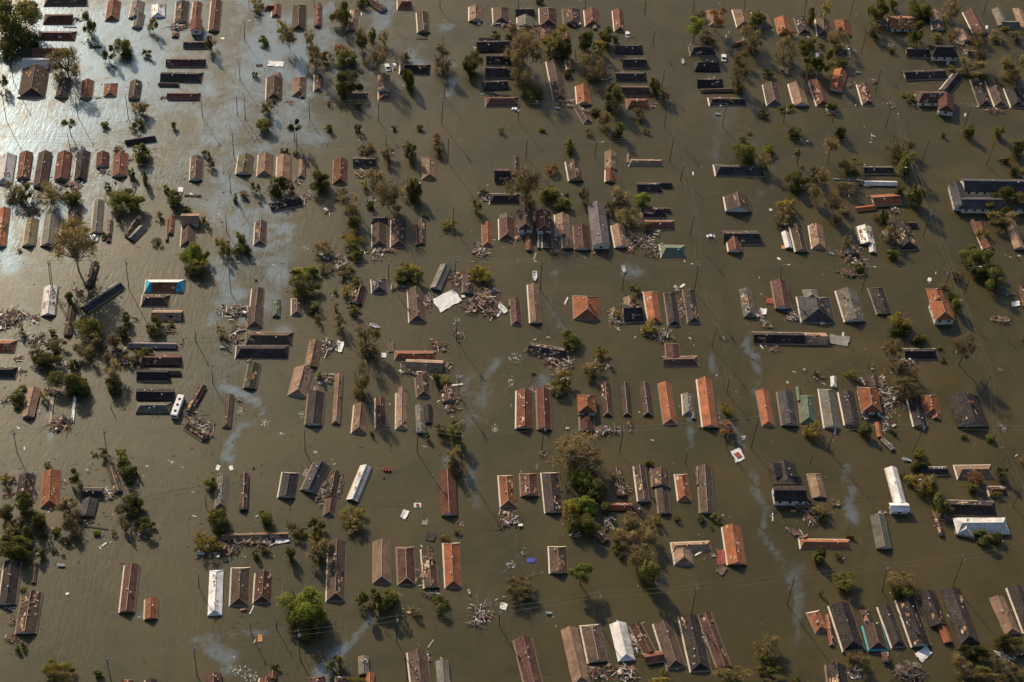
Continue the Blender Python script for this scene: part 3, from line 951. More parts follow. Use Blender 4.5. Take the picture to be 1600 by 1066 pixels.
DATA2 = """
@0 2
h gg 388 135 365 352 108 w p2
h gg 918 122 640 308 74 s "long slate grey metal barn roof lying diagonally in open water"
h hh 1095 132 1402 130 104 c "orange roof draped with teal and white tarps, left of centre"
h hh 1068 238 1285 240 94 b p1
h gg 1150 352 1378 352 80 t p2
h gg 545 290 510 502 78 b p1
h hh -70 585 122 587 100 o
h gh -60 785 130 787 92 k
h gg 975 578 1335 582 56 u
h gg 1075 690 1365 690 92 m
h gg 1040 802 1275 806 96 k
+ gg 1275 785 1366 785 52 k
h gg 1035 952 1312 955 100 k
h hh 1025 1053 1300 1053 96 g
h gg 262 905 212 1125 108 t
s 388 1075 22 205 7 t
s 558 1070 22 200 6 w
h gg 1540 885 1430 1085 72 b p2
v 1348 1055 165 -70 60 w
d 75 390 100 65 w
d 265 375 48 30 w
d 35 445 48 30 w
d 90 335 100 14 r
d 250 535 120 30 w
d 380 560 40 18 w
d 480 262 22 18 w
d 1025 390 30 18 w
d 945 710 48 45 w
d 285 750 58 25 r
d 140 680 28 20 r
d 170 775 30 18 w
d 50 1000 42 24 w
d 390 935 60 36 w
d 890 640 60 30 w
d 760 600 40 20 w
d 1200 380 50 20 r
d 1250 470 60 40
d 1370 580 16 36 w
d 560 740 60 30
t d 525 222 38 44
t d 957 370 44 50
t d 935 485 55 52
t b 855 540 60 80
t d 660 430 110 106
t b 700 530 85 80
t d 1165 430 70 66
t d 1295 422 32 28
t b 430 590 90 70
t b 650 620 108 88
t d 365 690 118 68
t b 1010 660 88 58
t b 820 670 48 58
t d 1120 628 60 24
t d 560 722 38 38
t d 520 840 165 88
t d 600 880 98 68
t b 850 780 88 100
t d 850 880 80 60
t d 170 900 30 24
t d 140 975 64 58
t b 155 450 28 60
t b 330 960 38 48
t d 1475 20 78 28
t d 400 480 40 20
t b 320 495 20 15
t b 270 620 60 60
p 1475 460 1485 555
@1 2
h gg 402 150 387 290 98 b
+ gh 385 292 378 447 126 b
h hh 545 230 540 368 74 n
h hh 698 222 697 352 90 b
h hh 308 525 670 528 104 b
+ hh 230 628 642 630 108 k
h gg 375 718 338 905 98 q
h gg 1180 145 1145 262 96 m
h hh 1315 75 1322 184 122 s
h gg 842 545 802 740 92 t p3
h gh 755 752 698 968 145 t p2
h gg 845 938 822 1182 134 k
h gh 1018 800 992 1180 78 t p2
h gh 1185 1030 1165 1246 118 t p1
h gh 1330 978 1330 1206 88 m
h gh 1492 940 1490 1216 96 t p2
+ gg 1495 900 1493 945 74 t
h gh 188 955 165 1206 82 b
h hh 1435 655 1755 655 72 o p1
d 225 330 95 52 w
d 130 290 28 18 w
d 245 460 58 32 w
d 215 545 48 32 w
d 930 590 80 58 w
d 905 825 60 38 w
d 340 700 22 24
d 1510 745 38 40 w
d 250 992 48 10 w
d 828 922 28 28 w
d 360 860 10 10
d 1470 140 60 20 r
s 1022 590 50 80 15 w
s 1410 595 46 75 0 b
s 1356 656 36 34 0 w
b 1290 440 80 20 w
b 132 600 30 5 w
t d 760 125 110 100
t y 1155 105 60 48
t y 1070 165 40 48
t b 1060 45 60 38
t d 1500 50 72 60
t d 990 172 20 20
t d 820 290 58 50
t b 850 370 28 40
t b 1020 400 48 95
t d 1130 310 58 38
t b 990 290 32 42
t b 1220 545 122 135
t b 1190 850 98 145
t g 865 805 22 36
t b 120 475 36 78
t d 385 85 14 10
t y 720 30 70 50
p 55 770 62 872
p 92 390 95 445
@2 2
h gh 45 150 62 406 138 b
h gg 275 -25 195 155 98 g
h gg 440 40 445 182 92 b p1
s 285 242 190 110 -28 w "large white torn roof sheet floating between two debris heaps"
h gh 795 228 812 425 86 m
h gg 935 120 955 412 94 t
h hh 1335 203 1345 386 206 o
h gg 900 600 1172 642 88 k p3
h gg -30 722 252 735 84 t p1
h gh 92 818 108 972 112 b p1
h gg 275 890 300 1005 118 b p3
h gg 870 925 868 1212 134 r p1
h gg 1010 912 1022 1216 112 r
h hh 1338 955 1345 1092 142 o e2
+ gg 1340 1120 1345 1225 118 m p1
h gh 1478 870 1502 1118 80 m
h gg 75 1035 85 1242 84 g p1
+ gg 140 1030 142 1165 66 k
d 150 235 40 80 w
d 350 70 60 70 r
d 400 100 45 45 w
d 560 270 130 85 r
d 480 290 90 50 r
d 600 190 60 45 w
d 365 485 44 40 r
d 205 570 62 44 r
d 1060 695 48 44 r
d 1190 740 60 50 w
d 1420 735 60 36 r
d 1150 820 58 50 w
d 60 790 110 24 w
d 275 750 38 34 w
d 330 1010 60 50 r
d 1540 360 36 70 w
d 930 920 28 34 w
d 1000 640 110 30 r
d 650 235 40 60 r
d 1520 735 30 12 w
d 1045 518 16 10 w
d 1060 905 40 30 w
f 800 675 58 40
f 770 850 22 40
s 700 300 90 38 45 w
s 675 345 16 48 35 w
s 360 880 90 10 -8 w
s 1185 245 10 60 25 w
b 948 62 75 88 w
t d 35 45 70 62
t y 540 50 84 76
t d 1200 540 92 78
t y 1450 630 60 60
t b 1390 770 90 70
t y 1160 850 92 85
t d 202 825 40 46
t y 270 838 34 34
t b 325 150 28 18
t d 940 790 20 12
t b 1120 930 60 50
p 362 372 355 540 tc
p 377 800 372 965 tc
@3 2
h gg 62 335 205 330 150 k p1
h gg 108 220 118 290 100 t
h hh 270 173 310 412 110 o
h hh 418 178 455 432 98 k
h hh 562 153 605 412 100 k
h gh 990 160 1030 374 114 g p2
h gg 1245 92 1282 298 124 m e1
h hh 1505 212 1545 408 255 s
+ hh 1475 152 1500 245 125 g
h gh 370 702 636 698 84 m
+ hg 435 560 450 715 114 m
h gh 75 868 98 1118 78 b
h gh 222 866 255 1118 88 b
h gh 380 866 425 1178 106 o
h gh 550 948 562 1110 88 g p1
+ gh 598 1090 602 1142 46 g
h gg 680 835 726 1202 122 o
h gh 1120 922 1168 1194 100 o
h gg 1290 930 1330 1188 128 s
h hh 1450 958 1472 1175 126 n
+ gg 1385 895 1400 1000 44 n
h gg 1050 520 1440 528 94 k
+ gg 1440 528 1610 532 92 t p3
d 20 400 55 26 w
d 300 495 115 60 w
d 510 300 28 70 r
d 470 155 30 30 w
d 1090 355 46 48 w
d 1140 412 42 36 w
d 1350 350 60 45 w
d 1215 608 38 20 w
d 810 525 24 18 w
d 1435 770 28 12 w
d 575 530 14 8 w
d 350 545 24 20
d 15 445 18 20 w
d 1530 820 25 30 r
f 1310 862 8 8
s 515 130 40 16 -35 w
s 465 140 30 20 40 w
s 1125 325 54 42 10 w
s 1180 245 62 40 0 r
s 1108 585 56 8 50 w
s 40 400 85 20 0 w
t d 150 155 44 40
t b 150 225 40 55
t y 265 440 78 58
t y 15 350 40 30
t y 830 1040 40 36
t d 1530 790 28 25
p 778 430 740 590
p 875 825 850 935
@4 2
h gg 200 165 272 400 158 g p2
h hg 425 140 495 344 116 k
h hh 865 146 905 275 132 o
+ hh 905 248 955 390 144 o e3
h gh 640 645 895 645 88 k
h hg 52 908 100 1208 128 g
h gg 205 935 255 1184 128 k
h hh 362 898 402 1085 150 o e2
+ gg 440 1165 462 1275 58 o
h gg 400 812 420 892 76 b
h gg 718 980 770 1195 112 k
h hh 832 950 862 1112 130 o
+ hh 885 1085 890 1145 78 o
h gg 1085 970 1165 1194 238 k p1
h gg 1525 130 1565 285 60 m
h gh 108 818 112 903 62 w
s 150 545 150 70 8 g
s 178 525 14 85 5 w
s 1487 268 62 36 -5 w
s 835 83 28 26 20 w
s 258 618 30 6 65 k
s 288 705 60 8 65 k
d 225 42 68 28 r
d 1365 390 72 32 r
d 690 705 48 24 w
d 315 852 50 20 w
d 490 880 48 70 w
d 560 960 80 70 w
d 480 1005 50 50 w
d 275 372 85 36 r
d 400 745 26 22
d 1370 768 12 20 w
d 35 830 35 10 r
d 975 30 20 20 w
d 1430 190 36 16 w
d 640 1040 20 24 w
b 25 418 36 5 w
t y 620 400 105 90
t d 620 465 85 55
t d 750 525 64 50
t x 560 610 85 100
t b 690 820 118 90
t b 650 910 140 85
t x 1110 590 105 120 k
t d 1010 210 48 44
t d 1030 272 46 60
t b 1040 50 50 48
t d 1310 70 92 100
t d 1210 30 78 38
t y 240 800 58 38
t d 915 602 25 20
t d 940 690 25 20
t b 950 130 46 18
t b 1540 520 20 28
t d 310 8 40 14
t b 630 760 50 40
p 1305 800 1222 970
p 1555 60 1530 130
@0 3
h gh 205 545 180 725 140 k
h gh 392 515 375 790 142 o
h gg 620 680 775 682 90 k
+ gg 685 725 655 858 130 s
h gg 840 490 895 670 84 b p1
h gg 1420 165 1560 262 80 k p2
s 140 190 32 8 40 w
s 185 345 10 26 0 w
s 735 945 175 12 8 k
s 50 380 1 1 0 w
d 470 150 88 48 r
d 410 205 38 8
d 65 690 42 28 r
d 370 802 28 10 w
d 820 690 48 38 w
d 655 905 50 22 w
d 1075 985 64 32 w
d 510 1030 28 24 w
d 375 960 24 14 r
d 232 100 20 14 w
d 1440 60 50 48 w
d 1490 130 60 50 r
d 485 600 25 15 w
d 985 1020 30 26
f 1303 450 34 24
f 300 55 34 26
b 790 680 50 10 w
t d 360 472 33 28
t d 560 562 45 66
t y 915 370 40 50
t d 920 450 56 60
t d 950 520 58 60
t d 1015 510 28 42
t d 985 580 30 28
t y 35 565 46 45
t o 100 578 32 22
t d 60 660 30 22
t d 200 750 82 90
t d 60 840 66 70
t d 280 890 66 76
t b 150 890 48 48
t b 60 980 92 78
t d 210 975 50 50
t b 520 780 90 90
t b 545 880 80 86
t d 430 970 38 36
t d 970 765 112 100
t b 955 930 38 66
t d 1100 920 92 58
t b 860 975 28 26
t g 730 980 28 22
t y 1520 1010 52 50
t d 330 1000 28 20
t b 120 20 44 26
t d 110 1050 130 32
t y 715 385 30 16
t b 800 410 55 25
t d 775 350 28 16
t b 570 960 56 60
p 98 205 130 372 t
p 783 195 812 378 t
p 838 10 845 50
@1 3
h gh 140 558 118 795 95 g
h gg 300 535 290 808 84 b p1
h hg 650 522 617 718 138 s
h gg 885 460 788 672 134 s
h gg 990 515 952 712 78 b
+ gh 962 715 938 856 92 b
h gg 1225 478 1118 738 92 w p1 "white ridged metal roof tipped diagonally, alone in open brown water"
h gg 130 1015 632 1000 62 t p3
h gh 1000 1050 990 1500 148 b p1
h gh 1342 1046 1340 1366 142 t
d 900 625 55 100 w
d 30 170 58 40 w
d 20 240 48 30 w
d 120 600 24 40 w
d 1020 640 18 90 w
d 370 1055 200 20 w
s 100 490 28 40 20 w
s 200 492 28 34 -20 w
s 1515 845 44 66 25 w
s 590 1035 110 50 -10 w
b 1383 510 66 5 r "small red canoe adrift alone in open brown water"
f 275 58 32 26
f 455 150 38 26
f 738 85 34 24
f 835 374 16 12
f 760 525 24 26
f 580 232 28 8
t g 50 605 50 50
t y 105 855 92 60
t d 105 900 100 88
t d 458 855 64 66
t y 1130 850 104 84
t b 1130 920 100 70
t b 700 960 78 66
t b 650 920 35 25
t d 855 930 74 84
t y 840 1030 58 44
t y 50 1030 58 40
t d 1262 225 20 26
t d 368 490 12 10
t d 1355 565 10 8
p 752 178 762 370 t
p -2 690 10 790
p 1750 0 1758 1
@2 3
h gg 285 515 300 850 140 r
h hh 728 543 748 787 124 o
h hg 898 528 910 706 140 m p1
h hg 1062 524 1092 832 142 k
h gg 1355 935 1490 1045 72 m
h gg 1560 500 1610 700 98 b p3
h gg 1500 782 1683 786 68 o
s 60 775 54 34 0 r "red and white raft afloat in open water"
s 160 1010 66 64 15 k
s 115 908 40 34 10 g
d 310 30 58 40 r
d 400 160 40 40 r
d 755 880 76 58 w
d 390 910 26 18 w
d 1000 385 28 24 r
d 1480 220 80 42 w
d 1350 490 60 30 w
d 1505 900 48 48 w
d 1250 990 45 22 w
d 960 490 12 20 w
d 660 950 20 20
d 1195 188 16 12 w
d 780 715 28 24 w
f 650 190 30 30
t b 240 200 60 58
t d 345 240 78 86
t b 330 400 78 100
t b 330 510 60 50
t x 1290 370 215 165
t b 1290 450 190 120
t g 1310 580 90 88
t d 1385 650 110 108
t g 1320 755 130 78
t d 1320 900 138 88
t y 1205 800 50 78
t b 1220 920 38 58
t d 1475 790 46 48
t d 362 975 28 20
t d 135 248 20 30
t y 265 1020 44 26
t b 330 125 30 24
p 63 170 58 370 t
p 397 170 397 460 t
p 1022 175 1000 355 t
@3 3
h gg 188 478 222 742 96 b e1
h gg 345 503 352 636 140 b
+ gg 357 640 380 836 98 b
h hh 503 535 532 742 104 o
h gg 680 478 702 835 114 b
+ gg 628 510 634 620 46 b
h gg 1268 460 1300 615 208 k "black roof with four flat skylight dormers beside a white-walled addition"
+ gg 1200 685 1448 685 118 k e3
h hg 1510 530 1555 718 108 t
h gg 158 772 252 872 66 k
h hh 430 1092 732 1080 82 t
+ hh 510 1085 528 1226 150 t
h gg 885 935 928 1224 150 o
h hh 1400 1063 1795 1067 80 o
s 935 398 75 92 -25 r "tilted red and white house deck adrift in open water"
s 1198 865 8 60 0 w
s 1210 835 10 50 30 k
s 1355 818 40 18 0 o
s 1335 768 68 10 15 w
d 280 515 36 34 w
d 55 650 48 46 r
d 20 210 40 30 r
d 1440 800 80 56 r
d 1470 885 58 40 r
d 1400 1000 62 24 r
d 1320 960 18 14 w
d 120 180 20 50
d 670 185 22 14 r
d 800 140 18 28 w
f 980 260 20 20
t g 265 455 42 28
t o 855 190 64 64
t y 850 55 52 50
t d 475 875 30 26
t d 660 875 34 30
t d 775 865 48 36
t d 740 945 20 15
t b 130 890 78 68
t b 250 960 108 106
t b 105 1000 108 78
t y 320 880 38 48
t y 1500 200 78 76
t b 1530 820 44 46
t b 20 560 48 50
p 70 185 40 372 t
p 860 260 845 340
p 1097 110 1035 335
p 555 360 535 460
p 1500 400 1480 455
@4 3
h gg 545 490 618 762 94 w e1 "long white shotgun house roof with white front porch block"
+ gg 535 788 680 788 66 w e2
h gg 442 850 492 1102 132 g
h gg 768 512 972 512 68 k
h hh 1030 520 1318 518 112 t
h gh 950 788 1345 800 122 k
h hh 1020 932 1435 928 138 w e1 "big white hipped metal roof near the lower right edge"
+ gh 1110 890 1105 1005 146 w e1
h gg 890 870 928 1002 56 k p3
h hh 1275 665 1432 668 82 m
h gg 475 268 560 352 46 g p2
b 660 432 66 15 w "small white boat nosed beside a yellowish shrub, lower right"
d 255 190 62 18 r
d 500 155 66 52 w
d 340 105 28 40 w
d 110 762 46 26 r
d 1210 770 38 20 w
d 890 845 40 30 r
d 1170 1030 30 18 w
d 460 838 38 14 w
d 1375 180 34 32 w
d 560 60 20 20 w
d 970 870 60 30
d 1320 950 40 22 w
s 1100 160 60 30 20 w
s 120 210 12 50 10 w
t d 355 210 54 56
t y 770 390 58 44
t d 760 445 78 48
t d 630 550 26 24
t y 700 580 60 58
t b 810 600 95 88
t y 830 650 78 58
t o 1180 570 74 66
t d 1380 520 44 60
t d 1160 645 60 36
t y 1340 690 50 26
t d 920 750 84 76
t b 30 810 64 58
t d 20 865 36 34
t d 1250 1010 90 56
t d 1350 1025 58 44
t b 1540 420 30 72
t b -10 200 30 60
t d 1095 255 25 22
t g 1295 260 36 30
t d 560 215 30 28
t g 230 1010 36 16
t b 960 810 60 46
t d 750 480 60 30
p 122 180 68 355
p 795 165 712 370 t
p 1342 215 1322 290
p 1412 400 1395 430
p 1540 625 1470 785 l
@0 4
h gg 95 150 52 480 138 k
h gg 242 385 192 700 160 b p3
h gh 272 165 252 322 50 b
h gg 998 178 958 537 120 m
h gg 1145 435 1140 588 104 o
h hh 972 1040 960 1180 80 o
h gg 1148 1048 1140 1200 108 k
d 100 610 32 45 w
d 105 735 50 26 r
d 68 510 38 14 w
d 295 80 30 26 w
d 500 10 18 14 w
b 466 185 56 5 w
s 510 398 26 16 -20 w
s 788 25 44 10 -35 w
b 1525 95 60 5 w
t d 120 60 140 80
t d 300 80 40 48
t d 180 368 30 28
t d 155 805 45 35
t y 440 960 140 95
t b 460 1030 150 50
t d 745 998 50 18
t d 500 -5 50 25
t d 480 105 14 14
t d 415 75 24 20
t y 1510 35 50 58
p 803 868 842 1062 t
p 1503 245 1508 348
p 1465 790 1492 1010 t
@1 4
h hh 90 213 75 567 124 w "bright white hipped metal roof, leftmost of three roofs in a row"
h hh 272 195 258 487 148 b
h gh 448 240 432 468 142 m p1
h hh 1518 40 1530 330 142 m
h gg 68 1005 70 1150 140 m
h gg 470 1035 445 1200 120 r
+ gg 515 982 512 1045 78 r
h hh 845 1018 850 1160 145 m
h hh 1040 1022 1030 1150 105 m
h gg 1200 872 1205 1010 100 g
+ gg 1250 1000 1245 1150 88 o
d 160 60 160 36 r
d 40 95 80 24 r
d 305 520 40 8 w
d 1545 520 18 20
s 418 735 34 54 0 o
s 378 758 8 24 20 w
s 355 520 8 70 25 w
f 260 980 90 40
f 350 1020 60 40
t g 745 510 172 160
t d 770 600 155 120
t b 855 60 96 108
t d 640 90 45 58
t d 385 100 34 38
t y 60 30 100 58
t d 1250 440 88 98
t d 1380 440 88 92
t d 990 925 64 74
t d 535 950 38 22
t d 1458 430 18 20
t y 1150 1050 80 30
t b 440 60 50 32
t b 470 65 30 30
p 708 688 722 892 t
p 1453 575 1453 760 t
p 343 615 352 700
p 547 580 542 660
p 1512 840 1540 1066
@2 4
h gg 140 55 165 352 118 b p3
h hh 315 10 332 353 134 o
h hg 1118 34 1130 243 144 b
h gg 855 735 950 1130 148 m
h gh 1208 662 1305 1090 150 t
h hg 1368 628 1428 918 160 b
h gg 55 835 95 1180 160 b
h gg 245 905 265 1160 118 g
d 115 265 60 80 w
d 165 400 60 24 w
d 552 572 76 70 w
d 700 465 20 20 w
d 1440 1000 90 50 r
d 140 870 32 44
d 868 97 18 10 w
s 712 492 50 50 20 w
s 918 145 60 32 0 l "small blue boat hull drifting in open water near centre"
b 450 388 26 70 w
b 1057 547 38 5 w
s 160 775 70 8 -55 t
s 258 905 75 8 45 t
f 770 175 38 26
t d 235 470 74 64
t b 45 530 46 46
t b 820 330 130 100
t b 870 390 100 60
t g 1300 240 92 76 k
p 683 515 680 640 t
p 1440 395 1412 600 t
@3 4
h gh 25 622 95 912 145 w
h gg 155 625 272 850 100 m p1
+ gg 228 890 372 865 84 r e1
h gh 362 613 472 960 150 b
h gh 560 565 655 985 160 k p1
h gg 680 545 832 955 112 m
s 808 122 66 108 0 r
s 808 218 64 66 30 b
d 90 1000 80 56 w
d 165 790 56 60 w
d 670 745 36 60 w
d 605 850 42 18
d 742 102 20 16 w
d 700 0 1 1
s 650 85 90 12 -30 w
t b 200 100 128 116
t d 245 240 88 120
t d 20 30 50 50
t b 385 990 40 48
t b 880 1000 168 76
t b 1165 820 128 106
t d 1160 940 105 74
t y 340 1055 80 28
t b 1200 1045 100 36
t d 1380 1050 32 26
t d 1540 130 36 60
t d 50 115 20 24
p 625 338 583 552 t
p 1370 258 1307 478 t
@4 4
h hh -50 530 22 685 100 o
h gh 62 555 98 797 54 o
h gh 150 480 265 825 168 k e1
h hg 340 515 378 640 84 b
+ gh 400 635 450 822 152 b e1
h gh 492 490 605 802 112 k
h gg 650 440 775 795 148 k p2
h gg 808 383 905 640 140 k p1
+ gg 930 645 980 768 82 o
h gh 990 368 1145 785 160 k
h gh 1338 425 1470 712 124 t p1
h gg 1480 348 1610 690 126 k
h gg 500 840 512 908 80 m e1
h gg 125 938 150 1140 165 k p1
h gg 1485 862 1590 850 38 m
s 790 855 105 80 -40 w "white wedge of torn roof sheeting afloat by a brown debris mound"
d 685 980 112 66 b
d 720 1030 60 30 b
d 280 1000 60 40 w
d 1385 880 56 26 w
d 1110 955 34 30 w
d 1430 930 36 30 w
d 170 130 22 16 w
d 1360 1050 24 22 w
t d 12 100 46 58
t b 140 110 42 26
t y 190 270 85 50
t d 190 330 92 70
t b 600 290 128 88
t d 630 370 90 76
t b 310 905 110 76
t d 1170 840 140 66
t b 1080 940 108 86
t b 1380 960 130 88
t d 1430 760 122 58
t b 1300 1045 150 46
t d 1240 1000 80 56
t b 10 385 22 30
t b 1520 1010 50 50
p 515 178 480 385 t
p 1097 115 1015 328 t
"""

# ------------------------------------------------------------------ registry for labels
THINGS = []      # dict(o, x, y, base, short)
def reg(o, x, y, base, short, cat, group=None, label=None, big=1.0):
    o['category'] = cat
    if group: o['group'] = group
    THINGS.append(dict(o=o, x=x, y=y, base=base, short=short, label=label, big=big))

CN = {'k': 'black', 'b': 'brown', 'r': 'red-brown', 'm': 'maroon', 'o': 'orange', 't': 'tan', 'g': 'grey', 's': 'slate', 'w': 'white', 'n': 'green', 'q': 'dark green', 'y': 'olive', 'u': 'mauve', 'c': 'orange', 'l': 'blue'}
PITCH = .54
# ------------------------------------------------------------------ houses
def roof_geo(L, W, e, fa, fb, pitch):
    """roof along local x (0..L), half-width W/2, eaves at e; returns verts, top faces"""
    h = W / 2 * pitch; h = min(h, 3.4)
    ia = min(W / 2 * .60, L * .46) if fa == 'h' else 0.0
    ib = min(W / 2 * .60, L * .46) if fb == 'h' else 0.0
    v = [(0, -W / 2, e), (0, W / 2, e), (L, W / 2, e), (L, -W / 2, e), (ia, 0, e + h), (L - ib, 0, e + h)]
    return v, ia, ib, h
def add_house_bits(root, M, L, W, e, fa, fb, col, patches, prim, rng, teal=False):
    def tv(v): return [tuple(M @ Vector(q)) for q in v]
    pitch = PITCH * rng.uniform(.92, 1.08)
    v, ia, ib, h = roof_geo(L, W, e, fa, fb, pitch)
    # a slightly sagging ridge: extra ridge and eave points
    th = .16
    ns = max(2, min(9, int(L / 2.6))); jit = (.022 if patches < 2 else .05) * min(1.3, W / 6); sag = rng.uniform(0, .10) * min(1, W / 6) * (1 + patches * .6)
    top = []
    for q in range(ns + 1):
        t = q / ns; inner = 0 < q < ns; jj = (lambda s_: rng.gauss(0, s_) if inner else 0)
        sg = -sag * math.sin(math.pi * t)
        top.append((L * t, -W / 2 + jj(jit * 1.6), e + jj(jit * .6)))
        top.append((ia + (L - ia - ib) * t, jj(jit), e + h + jj(jit) + sg))
        top.append((L * t, W / 2 + jj(jit * 1.6), e + jj(jit * .6)))
    bot = [(x, y, z - th) for x, y, z in top]
    faces = []
    for q in range(ns):
        a, b_ = q * 3, q * 3 + 3
        faces.append((a, b_, b_ + 1, a + 1)); faces.append((b_ + 2, a + 2, a + 1, b_ + 1))
    N3 = ns * 3
    if fa == 'h': faces.append((2, 0, 1))
    if fb == 'h': faces.append((N3, N3 + 2, N3 + 1))
    nb = len(top)
    allf = list(faces) + [tuple(reversed([i + nb for i in q])) for q in faces]
    loop = [q * 3 for q in range(ns + 1)] + ([N3 + 1] if fb == 'g' else []) + [q * 3 + 2 for q in range(ns, -1, -1)] + ([1] if fa == 'g' else [])
    for i in range(len(loop)):
        a, b_ = loop[i], loop[(i + 1) % len(loop)]
        allf.append((b_, a, a + nb, b_ + nb))
    me = mesh("roof", tv(top + bot), allf, RM[col])
    r = new("roof", me, parent=root)
    # walls (mostly under water), gable ends rise to the ridge
    i = .38; wz = e + i * pitch - th - .03
    x0, x1, y0, y1 = i, L - i, -W / 2 + i, W / 2 - i
    if x1 - x0 > .5 and y1 - y0 > .5:
        zt = e + h - th - .06
        wv = [(x0, y0, -1.6), (x1, y0, -1.6), (x1, y1, -1.6), (x0, y1, -1.6), (x0, y0, wz), (x1, y0, wz), (x1, y1, wz), (x0, y1, wz)]
        wf = [(0, 1, 5, 4), (2, 3, 7, 6)]
        n = 8
        if fa == 'g': wv.append((x0, 0, zt)); wf.append((3, 0, 4, n, 7)); n += 1
        else: wf.append((3, 0, 4, 7))
        if fb == 'g': wv.append((x1, 0, zt)); wf.append((1, 2, 6, n, 5)); n += 1
        else: wf.append((1, 2, 6, 5))
        wm = M_TEAL if teal else (M_WALL if e > .9 or rng.random() < .6 else M_WALLB)
        wall = new("wall", mesh("wall", tv(wv), wf, wm), parent=root)
        if e >= 1.9:       # storey above the flood: windows on the faces
            for (ax, ay, bx, by, nx_, ny_) in ((x0, y0, x1, y0, 0, -1), (x0, y1, x1, y1, 0, 1), (x0, y0, x0, y1, -1, 0), (x1, y0, x1, y1, 1, 0)):
                ll = math.hypot(bx - ax, by - ay); k = max(1, int(ll / 3.2))
                for j in range(k):
                    t = (j + .5) / k; cx_, cy_ = ax + (bx - ax) * t + nx_ * .012, ay + (by - ay) * t + ny_ * .012
                    mb = MB(); d = (1.0, .06, 1.1) if ny_ else (.06, 1.0, 1.1)
                    mb.box((cx_, cy_, e - 1.05), d)
                    mb.v = tv(mb.v); new("window", mb.mesh("window", M_GLASS), parent=wall)
        if fb == 'g' and e < 1.9 and W > 4.5 and prim and rng.random() < .55:
            mb = MB(); mb.box((x1 + .02, 0, e + h * .45), (.06, .5, .45)); mb.v = tv(mb.v); new("gable_vent", mb.mesh("gable_vent", M_DARK), parent=wall)
    # eave strip: silted gutter round the eaves, its flare angled to catch the sun
    if e < 1.5 and min(L, W) > 3.2 and (teal or rng.random() < .8):
        o_, dz = .52, .34
        ea = o_ if fa == 'h' else 0; eb = o_ if fb == 'h' else 0
        V = [(0, -W / 2, e), (L, -W / 2, e), (L, W / 2, e), (0, W / 2, e), (-ea, -W / 2 - o_, e - dz), (L + eb, -W / 2 - o_, e - dz), (L + eb, W / 2 + o_, e - dz), (-ea, W / 2 + o_, e - dz)]
        V = [(x, y, z - .02) for x, y, z in V]
        F = [(0, 4, 5, 1), (2, 6, 7, 3)]
        if fb == 'h': F.append((1, 5, 6, 2))
        if fa == 'h': F.append((3, 7, 4, 0))
        V2 = V + [(x, y, z - .07) for x, y, z in V]; DF = [0] * 12
        F2 = F + [tuple(reversed([q + 8 for q in ff])) for ff in F]
        F2 += [(4, 12, 13, 5), (6, 14, 15, 7)] + ([(5, 13, 14, 6)] if fb == 'h' else []) + ([(7, 15, 12, 4)] if fa == 'h' else [])
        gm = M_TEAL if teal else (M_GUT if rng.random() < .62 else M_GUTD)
        # faces turned from the sun get the darker material: shade painted into the colour
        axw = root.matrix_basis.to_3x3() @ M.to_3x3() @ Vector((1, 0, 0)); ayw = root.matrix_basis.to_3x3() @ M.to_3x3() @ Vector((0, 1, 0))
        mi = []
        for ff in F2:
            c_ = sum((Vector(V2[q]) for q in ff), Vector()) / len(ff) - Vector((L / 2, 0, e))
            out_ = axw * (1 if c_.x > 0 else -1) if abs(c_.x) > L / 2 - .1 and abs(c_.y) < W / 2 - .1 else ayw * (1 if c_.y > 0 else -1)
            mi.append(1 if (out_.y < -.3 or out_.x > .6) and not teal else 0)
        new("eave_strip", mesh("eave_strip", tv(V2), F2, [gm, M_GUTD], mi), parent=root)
    # ridge and hip caps
    if prim or rng.random() < .6:
        mb = MB(); rt = Vector((ia, 0, e + h)); re = Vector((L - ib, 0, e + h)); up = Vector((0, 0, .035))
        segs = [(rt, re)] + ([(Vector(v[0]), rt), (Vector(v[1]), rt)] if fa == 'h' else []) + ([(Vector(v[3]), re), (Vector(v[2]), re)] if fb == 'h' else [])
        for a, b_ in segs: mb.tube(a + up, b_ + up, .10, .10, 4)
        mb.v = tv(mb.v)
        rm = (M_RIDGEP if rng.random() < .3 else M_RIDGE) if col in 'bmrotc' else simple_ridge(col)
        new("ridge_cap", mb.mesh("ridge_cap", rm), parent=r)
    # vents / stack pipes
    def onroof(x, y): 
        hx = min((x - 0) / ia * h if ia and x < ia else 9e9, (L - x) / ib * h if ib and (L - x) < ib else 9e9)
        return e + min(h - abs(y) * pitch * (h / (W / 2 * pitch)), hx)
    if prim:
        for q in range(rng.choice((0, 1, 2, 2, 3))):
            x, y = rng.uniform(L * .2, L * .8), rng.uniform(-W * .22, W * .22); z = onroof(x, y)
            mb = MB(); s = rng.uniform(.14, .24); mb.tube((x, y, z - .15), (x, y, z + .45), s * .5, s * .5, 6); mb.tube((x, y, z + .4), (x, y, z + .62), s * 1.25, s * .9, 7)
            mb.v = tv(mb.v); new("roof_vent", mb.mesh("roof_vent", M_VENT), parent=r)
        if W > 7 and rng.random() < .35 and col != 'w':
            x, y = L * rng.uniform(.35, .65), W * .12; z = onroof(x, y)
            mb = MB(); mb.box((x, y, z + .3), (.8, .6, 1.5)); mb.box((x, y, z + 1.1), (.95, .75, .12)); mb.v = tv(mb.v)
            new("chimney", mb.mesh("chimney", M_BRICK), parent=r)
    # torn-off shingles: sheets of bare decking, lifted shingles and scattered flakes
    def slope_pt(x, y): return Vector((x, y, onroof(x, y)))
